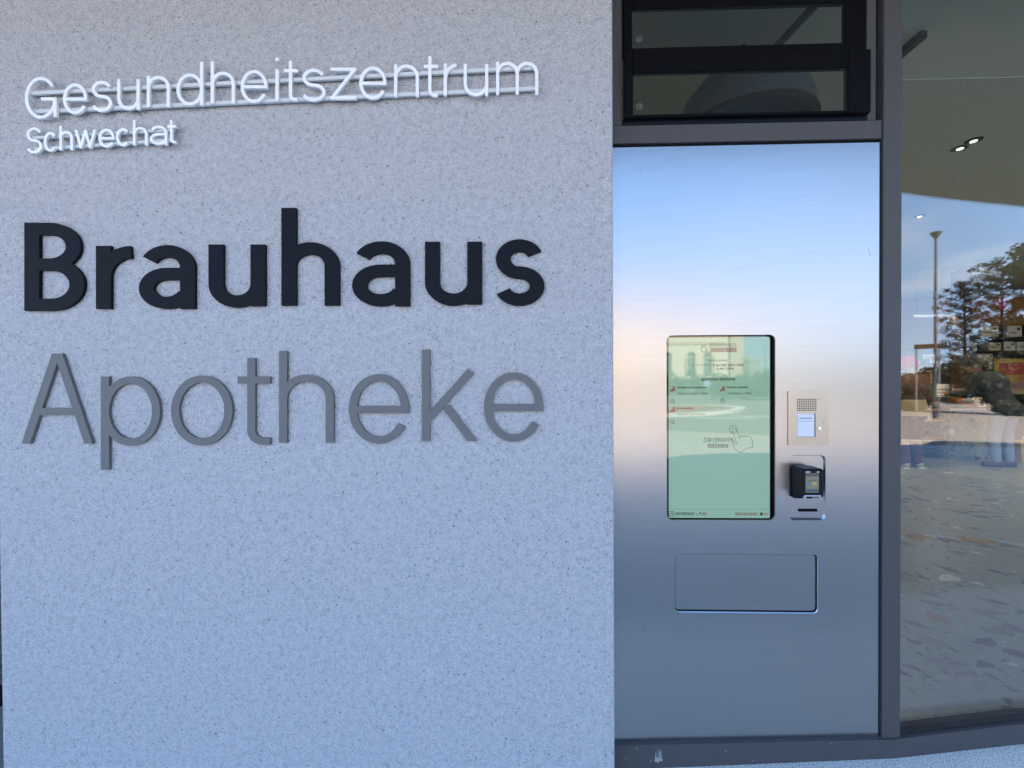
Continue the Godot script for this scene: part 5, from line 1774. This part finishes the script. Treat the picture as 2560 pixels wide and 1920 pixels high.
	# yellow bag at the right edge
	var yb := thing("yellow_bag", "yellow paper bag on the floor at the right edge", "bag", C.call(2215, 985, -5.6) * Vector3(1, 0, 1) + Vector3(0, fy, 0))
	var ym := MB.new()
	ym.box(Vector3(0, 0.18, 0), Vector3(0.26, 0.36, 0.12), 0.01)
	put("bag", ym.done(), paint(0.62, 0.42, 0.06), yb)
	var yh := MB.new()
	for s in [-0.05, 0.05]: yh.tube(Vector3(s, 0.36, 0), Vector3(s * 0.5, 0.45, 0), 0.006, 0.006, 6)
	put("handle", yh.done(), M.paper, yb)
	# pale blue counter screen at the right edge
	var bs := thing("pale_screen", "pale blue upright sheet on the counter at the right edge", "screen panel", Vector3(C.call(2214, 870, zc).x, ty, zc + 0.02))
	var bsm := MB.new()
	bsm.box(Vector3(0, -0.08, 0.06), Vector3(0.18, 0.42, 0.012), 0.002)
	put("sheet", bsm.done(), paint(0.42, 0.52, 0.66), bs)
	var bsf := MB.new()
	bsf.box(Vector3(0.0, 0.006, 0.0), Vector3(0.2, 0.012, 0.1), 0.002)
	put("foot", bsf.done(), M.grey_metal, bs)

	people(fy)

	# red and white tape left lying on the pavement outside
	var tp2 := thing("barrier_tape", "red and white barrier tape lying on the pavement, mirrored in the pane", "tape")
	var path := [Vector3(3.1, 0, 1.5), Vector3(3.7, 0, 1.55), Vector3(4.3, 0, 1.2), Vector3(5.0, 0, 1.3), Vector3(5.8, 0, 1.0)]
	for i in path.size() - 1:
		for j in 3:
			var a: Vector3 = path[i].lerp(path[i + 1], j / 3.0)
			var b: Vector3 = path[i].lerp(path[i + 1], (j + 1) / 3.0)
			var y := 0.062 * clampf(a.x - 0.33, -2, 3.0) * smoothstep(5.0, 0.3, a.z) + 0.006
			var sd := (b - a).normalized().cross(Vector3.UP) * 0.045
			var m := MB.new()
			var up := Vector3(0, y, 0)
			m.quad(a - sd + up, b - sd + up, b + sd + up, a + sd + up, Vector3.UP)
			put("stripe", m.done(), [paint(0.62, 0.14, 0.05), M.white_line][(i * 3 + j) % 2], tp2)


func people(fy: float) -> void:
	# the one at the counter: seen from behind and a little from the left, leaning over the counter
	var skin := paint(0.32, 0.18, 0.11, 0.6)
	var base := at(2158 * 1.15732, 1000 * 1.15732, -5.32)
	base.y = fy
	var p := thing("person", "person in a dark jacket and pale blue jeans leaning over the counter", "person", base)
	p.rotation.y = 0.12
	# joints: x to the right, z towards the viewer
	var hip := Vector3(0.02, 0.93, 0.05)
	var chest := Vector3(-0.02, 1.30, -0.10)
	var neck := Vector3(-0.03, 1.47, -0.20)
	var head := Vector3(-0.06, 1.59, -0.26)
	var legs := []
	for s in [-1.0, 1.0]:
		var h := hip + Vector3(s * 0.095, -0.03, 0)
		var kn := Vector3(s * 0.115 + 0.01, 0.50, 0.0)
		var an := Vector3(s * 0.12 - 0.02, 0.09, 0.06)
		legs.append([h, kn, 0.098, 0.062])
		legs.append([kn, an, 0.064, 0.042])
	var trunk := [[hip + Vector3(-0.06, 0, 0), hip + Vector3(0.06, 0, 0), 0.125, 0.125], [hip, chest, 0.14, 0.15], [chest + Vector3(-0.08, 0.02, 0), chest + Vector3(0.10, 0.02, 0), 0.13, 0.13], [chest + Vector3(-0.13, 0.12, -0.04), chest + Vector3(0.15, 0.12, -0.04), 0.08, 0.08]]
	var arms := []
	var hands := []
	for s in [-1.0, 1.0]:
		var sh := chest + Vector3(s * 0.17 + 0.01, 0.11, -0.04)
		var el := sh + Vector3(s * 0.06 - 0.02, -0.27, -0.08)
		var wr := el + Vector3(-s * 0.05 - 0.03, 0.0, -0.24)
		arms.append([sh, el, 0.062, 0.050])
		arms.append([el, wr, 0.050, 0.036])
		hands.append([el.lerp(wr, 0.9), wr, 0.03, 0.026])
		var pd := (wr - el).normalized()
		hands.append([wr, wr + pd * 0.07, 0.027, 0.024])
		for f in 4:
			var off := Vector3((f - 1.5) * 0.019, -0.006, 0)
			var k0 := wr + pd * 0.075 + off
			var k1: Vector3 = k0 + pd * [0.032, 0.038, 0.036, 0.028][f] + Vector3(0, -0.008, 0)
			hands.append([k0, k1, 0.0095, 0.009])
			hands.append([k1, k1 + pd * 0.02 + Vector3(0, -0.018, 0), 0.009, 0.0075])
		hands.append([wr + pd * 0.02, wr + pd * 0.05 + Vector3(-s * 0.04, -0.005, 0), 0.012, 0.009])
	var hd := [[neck + Vector3(0, -0.05, 0.03), head + Vector3(0, -0.06, 0.02), 0.055, 0.052], [head, head + Vector3(0.0, 0.045, 0.02), 0.086, 0.090], [head + Vector3(-0.03, -0.03, -0.03), head + Vector3(-0.055, -0.075, -0.045), 0.06, 0.042], [head + Vector3(-0.10, -0.025, -0.055), head + Vector3(-0.095, -0.04, -0.055), 0.012, 0.016], [head + Vector3(-0.082, -0.062, -0.055), head + Vector3(-0.078, -0.068, -0.05), 0.016, 0.014], [head + Vector3(0.0, -0.02, 0.075), head + Vector3(0.003, -0.05, 0.072), 0.018, 0.012]]
	var bones := legs + trunk + arms + hands + hd
	put("body", flesh(bones, 0.017, 0.03), skin, p)
	var jk := []
	for b in trunk: jk.append([b[0], b[1], b[2] + 0.02, b[3] + 0.022])
	for b in arms: jk.append([b[0], b[1] - (b[1] - b[0]) * 0.04, b[2] + 0.018, b[3] + 0.014])
	jk.append([neck + Vector3(-0.02, -0.07, 0.03), neck + Vector3(0.03, -0.07, 0.04), 0.075, 0.075])
	jk.append([hip + Vector3(-0.06, -0.02, 0.0), hip + Vector3(0.07, -0.02, 0.0), 0.150, 0.150])
	put("jacket", flesh(jk, 0.018, 0.04), paint(0.022, 0.032, 0.045, 0.85), p)
	var tr := []
	for b in legs: tr.append([b[0], b[1], b[2] + 0.014, b[3] + 0.018])
	tr.append([hip + Vector3(-0.06, -0.03, 0), hip + Vector3(0.06, -0.03, 0), 0.138, 0.138])
	put("jeans", flesh(tr, 0.018, 0.03), paint(0.24, 0.32, 0.40, 0.9), p)
	var hr := [[head + Vector3(0.02, 0.045, 0.025), head + Vector3(-0.01, 0.065, -0.01), 0.104, 0.100], [head + Vector3(0.03, 0.0, 0.05), head + Vector3(0.025, -0.05, 0.05), 0.075, 0.058], [head + Vector3(-0.05, 0.09, -0.03), head + Vector3(-0.02, 0.1, 0.0), 0.04, 0.05]]
	put("hair", flesh(hr, 0.015, 0.03), paint(0.008, 0.007, 0.006, 0.7), p)
	for s in [-1.0, 1.0]:
		var an := Vector3(s * 0.12 - 0.02, 0.05, 0.06)
		var so := flesh([[an + Vector3(0.02, -0.005, 0.03), an + Vector3(-0.12, -0.012, -0.06), 0.05, 0.042], [an + Vector3(0.0, 0.02, 0.01), an + Vector3(0, 0.05, 0), 0.05, 0.05]], 0.012, 0.02)
		put("shoe", so, paint(0.07, 0.045, 0.032, 0.6), p)
		var ey := MB.new()
	# the one at the left, half hidden by the mullion
	var base2 := at(1964 * 1.15732, 1006 * 1.15732, -5.2)
	base2.y = fy
	var q := thing("person", "person in a red knitted cap and long brown coat beside the mullion", "person", base2)
	hip = Vector3(0, 0.90, 0)
	chest = Vector3(0, 1.28, 0.0)
	neck = Vector3(0.0, 1.46, -0.02)
	head = Vector3(0.0, 1.60, -0.04)
	legs = []
	for s in [-1.0, 1.0]:
		legs.append([Vector3(s * 0.09, 0.87, 0), Vector3(s * 0.10, 0.48, -0.02), 0.10, 0.065])
		legs.append([Vector3(s * 0.10, 0.48, -0.02), Vector3(s * 0.105, 0.09, 0.03), 0.065, 0.045])
	trunk = [[hip + Vector3(-0.06, 0, 0), hip + Vector3(0.06, 0, 0), 0.13, 0.13], [hip, chest, 0.145, 0.15], [chest + Vector3(-0.09, 0, 0), chest + Vector3(0.09, 0, 0), 0.13, 0.13], [chest + Vector3(-0.14, 0.10, 0), chest + Vector3(0.14, 0.10, 0), 0.075, 0.075]]
	arms = []
	hands = []
	for s in [-1.0, 1.0]:
		var sh := chest + Vector3(s * 0.18, 0.10, 0)
		var el := sh + Vector3(s * 0.07, -0.29, 0.02)
		var wr := el + Vector3(s * 0.02, -0.20, -0.14)
		arms.append([sh, el, 0.062, 0.05])
		arms.append([el, wr, 0.05, 0.036])
		hands.append([el.lerp(wr, 0.9), wr, 0.03, 0.026])
		var pd := (wr - el).normalized()
		hands.append([wr, wr + pd * 0.07, 0.027, 0.024])
		for f in 4:
			var off := Vector3(0, 0, (f - 1.5) * 0.019)
			var k0 := wr + pd * 0.075 + off
			var k1: Vector3 = k0 + pd * [0.032, 0.038, 0.036, 0.028][f] + Vector3(-s * 0.008, 0, 0)
			hands.append([k0, k1, 0.0095, 0.009])
			hands.append([k1, k1 + pd * 0.02 + Vector3(-s * 0.014, 0, 0), 0.009, 0.0075])
		hands.append([wr + pd * 0.02, wr + pd * 0.05 + Vector3(0, 0, -0.04), 0.012, 0.009])
	hd = [[neck + Vector3(0, -0.05, 0), head + Vector3(0, -0.06, 0), 0.056, 0.054], [head, head + Vector3(0, 0.045, 0.01), 0.087, 0.09], [head + Vector3(0, -0.05, -0.04), head + Vector3(0, -0.07, -0.05), 0.055, 0.045], [head + Vector3(0, -0.02, -0.11), head + Vector3(0, -0.035, -0.105), 0.012, 0.016], [head + Vector3(-0.085, -0.01, 0), head + Vector3(-0.085, -0.04, 0), 0.016, 0.012], [head + Vector3(0.085, -0.01, 0), head + Vector3(0.085, -0.04, 0), 0.016, 0.012]]
	put("body", flesh(legs + trunk + arms + hands + hd, 0.017, 0.03), skin, q)
	jk = []
	for b in trunk.slice(2): jk.append([b[0], b[1], b[2] + 0.03, b[3] + 0.03])
	jk.append([Vector3(0, 1.10, 0), chest, 0.175, 0.18])
	for b in arms: jk.append([b[0], b[1] - (b[1] - b[0]) * 0.04, b[2] + 0.022, b[3] + 0.02])
	jk.append([neck + Vector3(-0.03, -0.04, 0), neck + Vector3(0.03, -0.04, 0), 0.085, 0.085])
	put("coat", flesh(jk, 0.018, 0.04), paint(0.10, 0.055, 0.035, 0.9), q)
	var hem := MB.new()
	hem.lathe(Vector3(0, 0.82, 0), [Vector2(0.225, 0), Vector2(0.235, 0.01), Vector2(0.215, 0.12), Vector2(0.185, 0.26)], 26)
	put("pale_hem", hem.done(), paint(0.36, 0.32, 0.20, 0.9), q)
	tr = []
	for b in legs: tr.append([b[0], b[1], b[2] + 0.014, b[3] + 0.025])
	put("trousers", flesh(tr, 0.018, 0.03), paint(0.09, 0.035, 0.032, 0.9), q)
	put("knitted_cap", flesh([[head + Vector3(0, 0.05, 0.01), head + Vector3(0, 0.075, 0.015), 0.105, 0.10], [head + Vector3(-0.03, 0.02, 0), head + Vector3(0.03, 0.02, 0), 0.10, 0.10]], 0.014, 0.03), paint(0.28, 0.012, 0.02, 0.9), q)
	put("hair", flesh([[head + Vector3(0, -0.03, 0.04), head + Vector3(0, -0.09, 0.05), 0.07, 0.06]], 0.014, 0.03), paint(0.2, 0.11, 0.05, 0.8), q)
	for s in [-1.0, 1.0]:
		var an := Vector3(s * 0.105, 0.055, 0.03)
		var shoe := put("shoe", flesh([[an + Vector3(0, -0.002, 0.03), an + Vector3(s * 0.03, -0.012, -0.15), 0.05, 0.042], [an, an + Vector3(0, 0.04, 0), 0.05, 0.048]], 0.012, 0.02), paint(0.40, 0.36, 0.22, 0.8), q)
		var sole := MB.new()
		sole.box(an + Vector3(s * 0.012, -0.047, -0.06), Vector3(0.10, 0.016, 0.28), 0.005)
		put("sole", sole.done(), M.white_line, shoe)


func terrazzo() -> ImageTexture:
	var n := 1280
	var im := Image.create(n, n, false, Image.FORMAT_RGB8)
	var gr := noise(0.05, FastNoiseLite.TYPE_SIMPLEX_SMOOTH, 4, 13)
	for y in n:
		for x in n:
			var v := gr.get_noise_2d(x, y) * 0.05
			im.set_pixel(x, y, Color(0.535 + v, 0.565 + v, 0.495 + v))
	var r := RandomNumberGenerator.new()
	r.seed = 77
	for i in 2200:
		var big := r.randf()
		var a := 2.0 + 30.0 * pow(big, 7.0) + 5.0 * r.randf()
		var b := a * r.randf_range(0.35, 0.8)
		var th := r.randf() * PI
		var cx := r.randi() % n
		var cy := r.randi() % n
		var g := r.randf_range(0.33, 0.51)
		var col := Color(g, g * 1.0, g * 0.93)
		var pick := r.randf()
		if pick < 0.05: col = Color(0.56, 0.46, 0.38)
		elif pick < 0.12: col = Color(0.44, 0.51, 0.52)
		elif pick < 0.18: col = Color(0.75, 0.75, 0.70)
		var e1 := r.randf_range(0.6, 1.0)
		var ph := r.randf() * TAU
		var R := int(a) + 1
		for dy in range(-R, R + 1):
			for dx in range(-R, R + 1):
				var u := (dx * cos(th) + dy * sin(th)) / a
				var v := (-dx * sin(th) + dy * cos(th)) / b
				var an := atan2(v, u)
				if pow(absf(u), 1.5) + pow(absf(v), 1.5) < e1 + 0.22 * sin(an * 3.0 + ph) + 0.1 * sin(an * 5.0 + ph * 2.0):
					im.set_pixel(posmod(cx + dx, n), posmod(cy + dy, n), col)
	return ImageTexture.create_from_image(im)
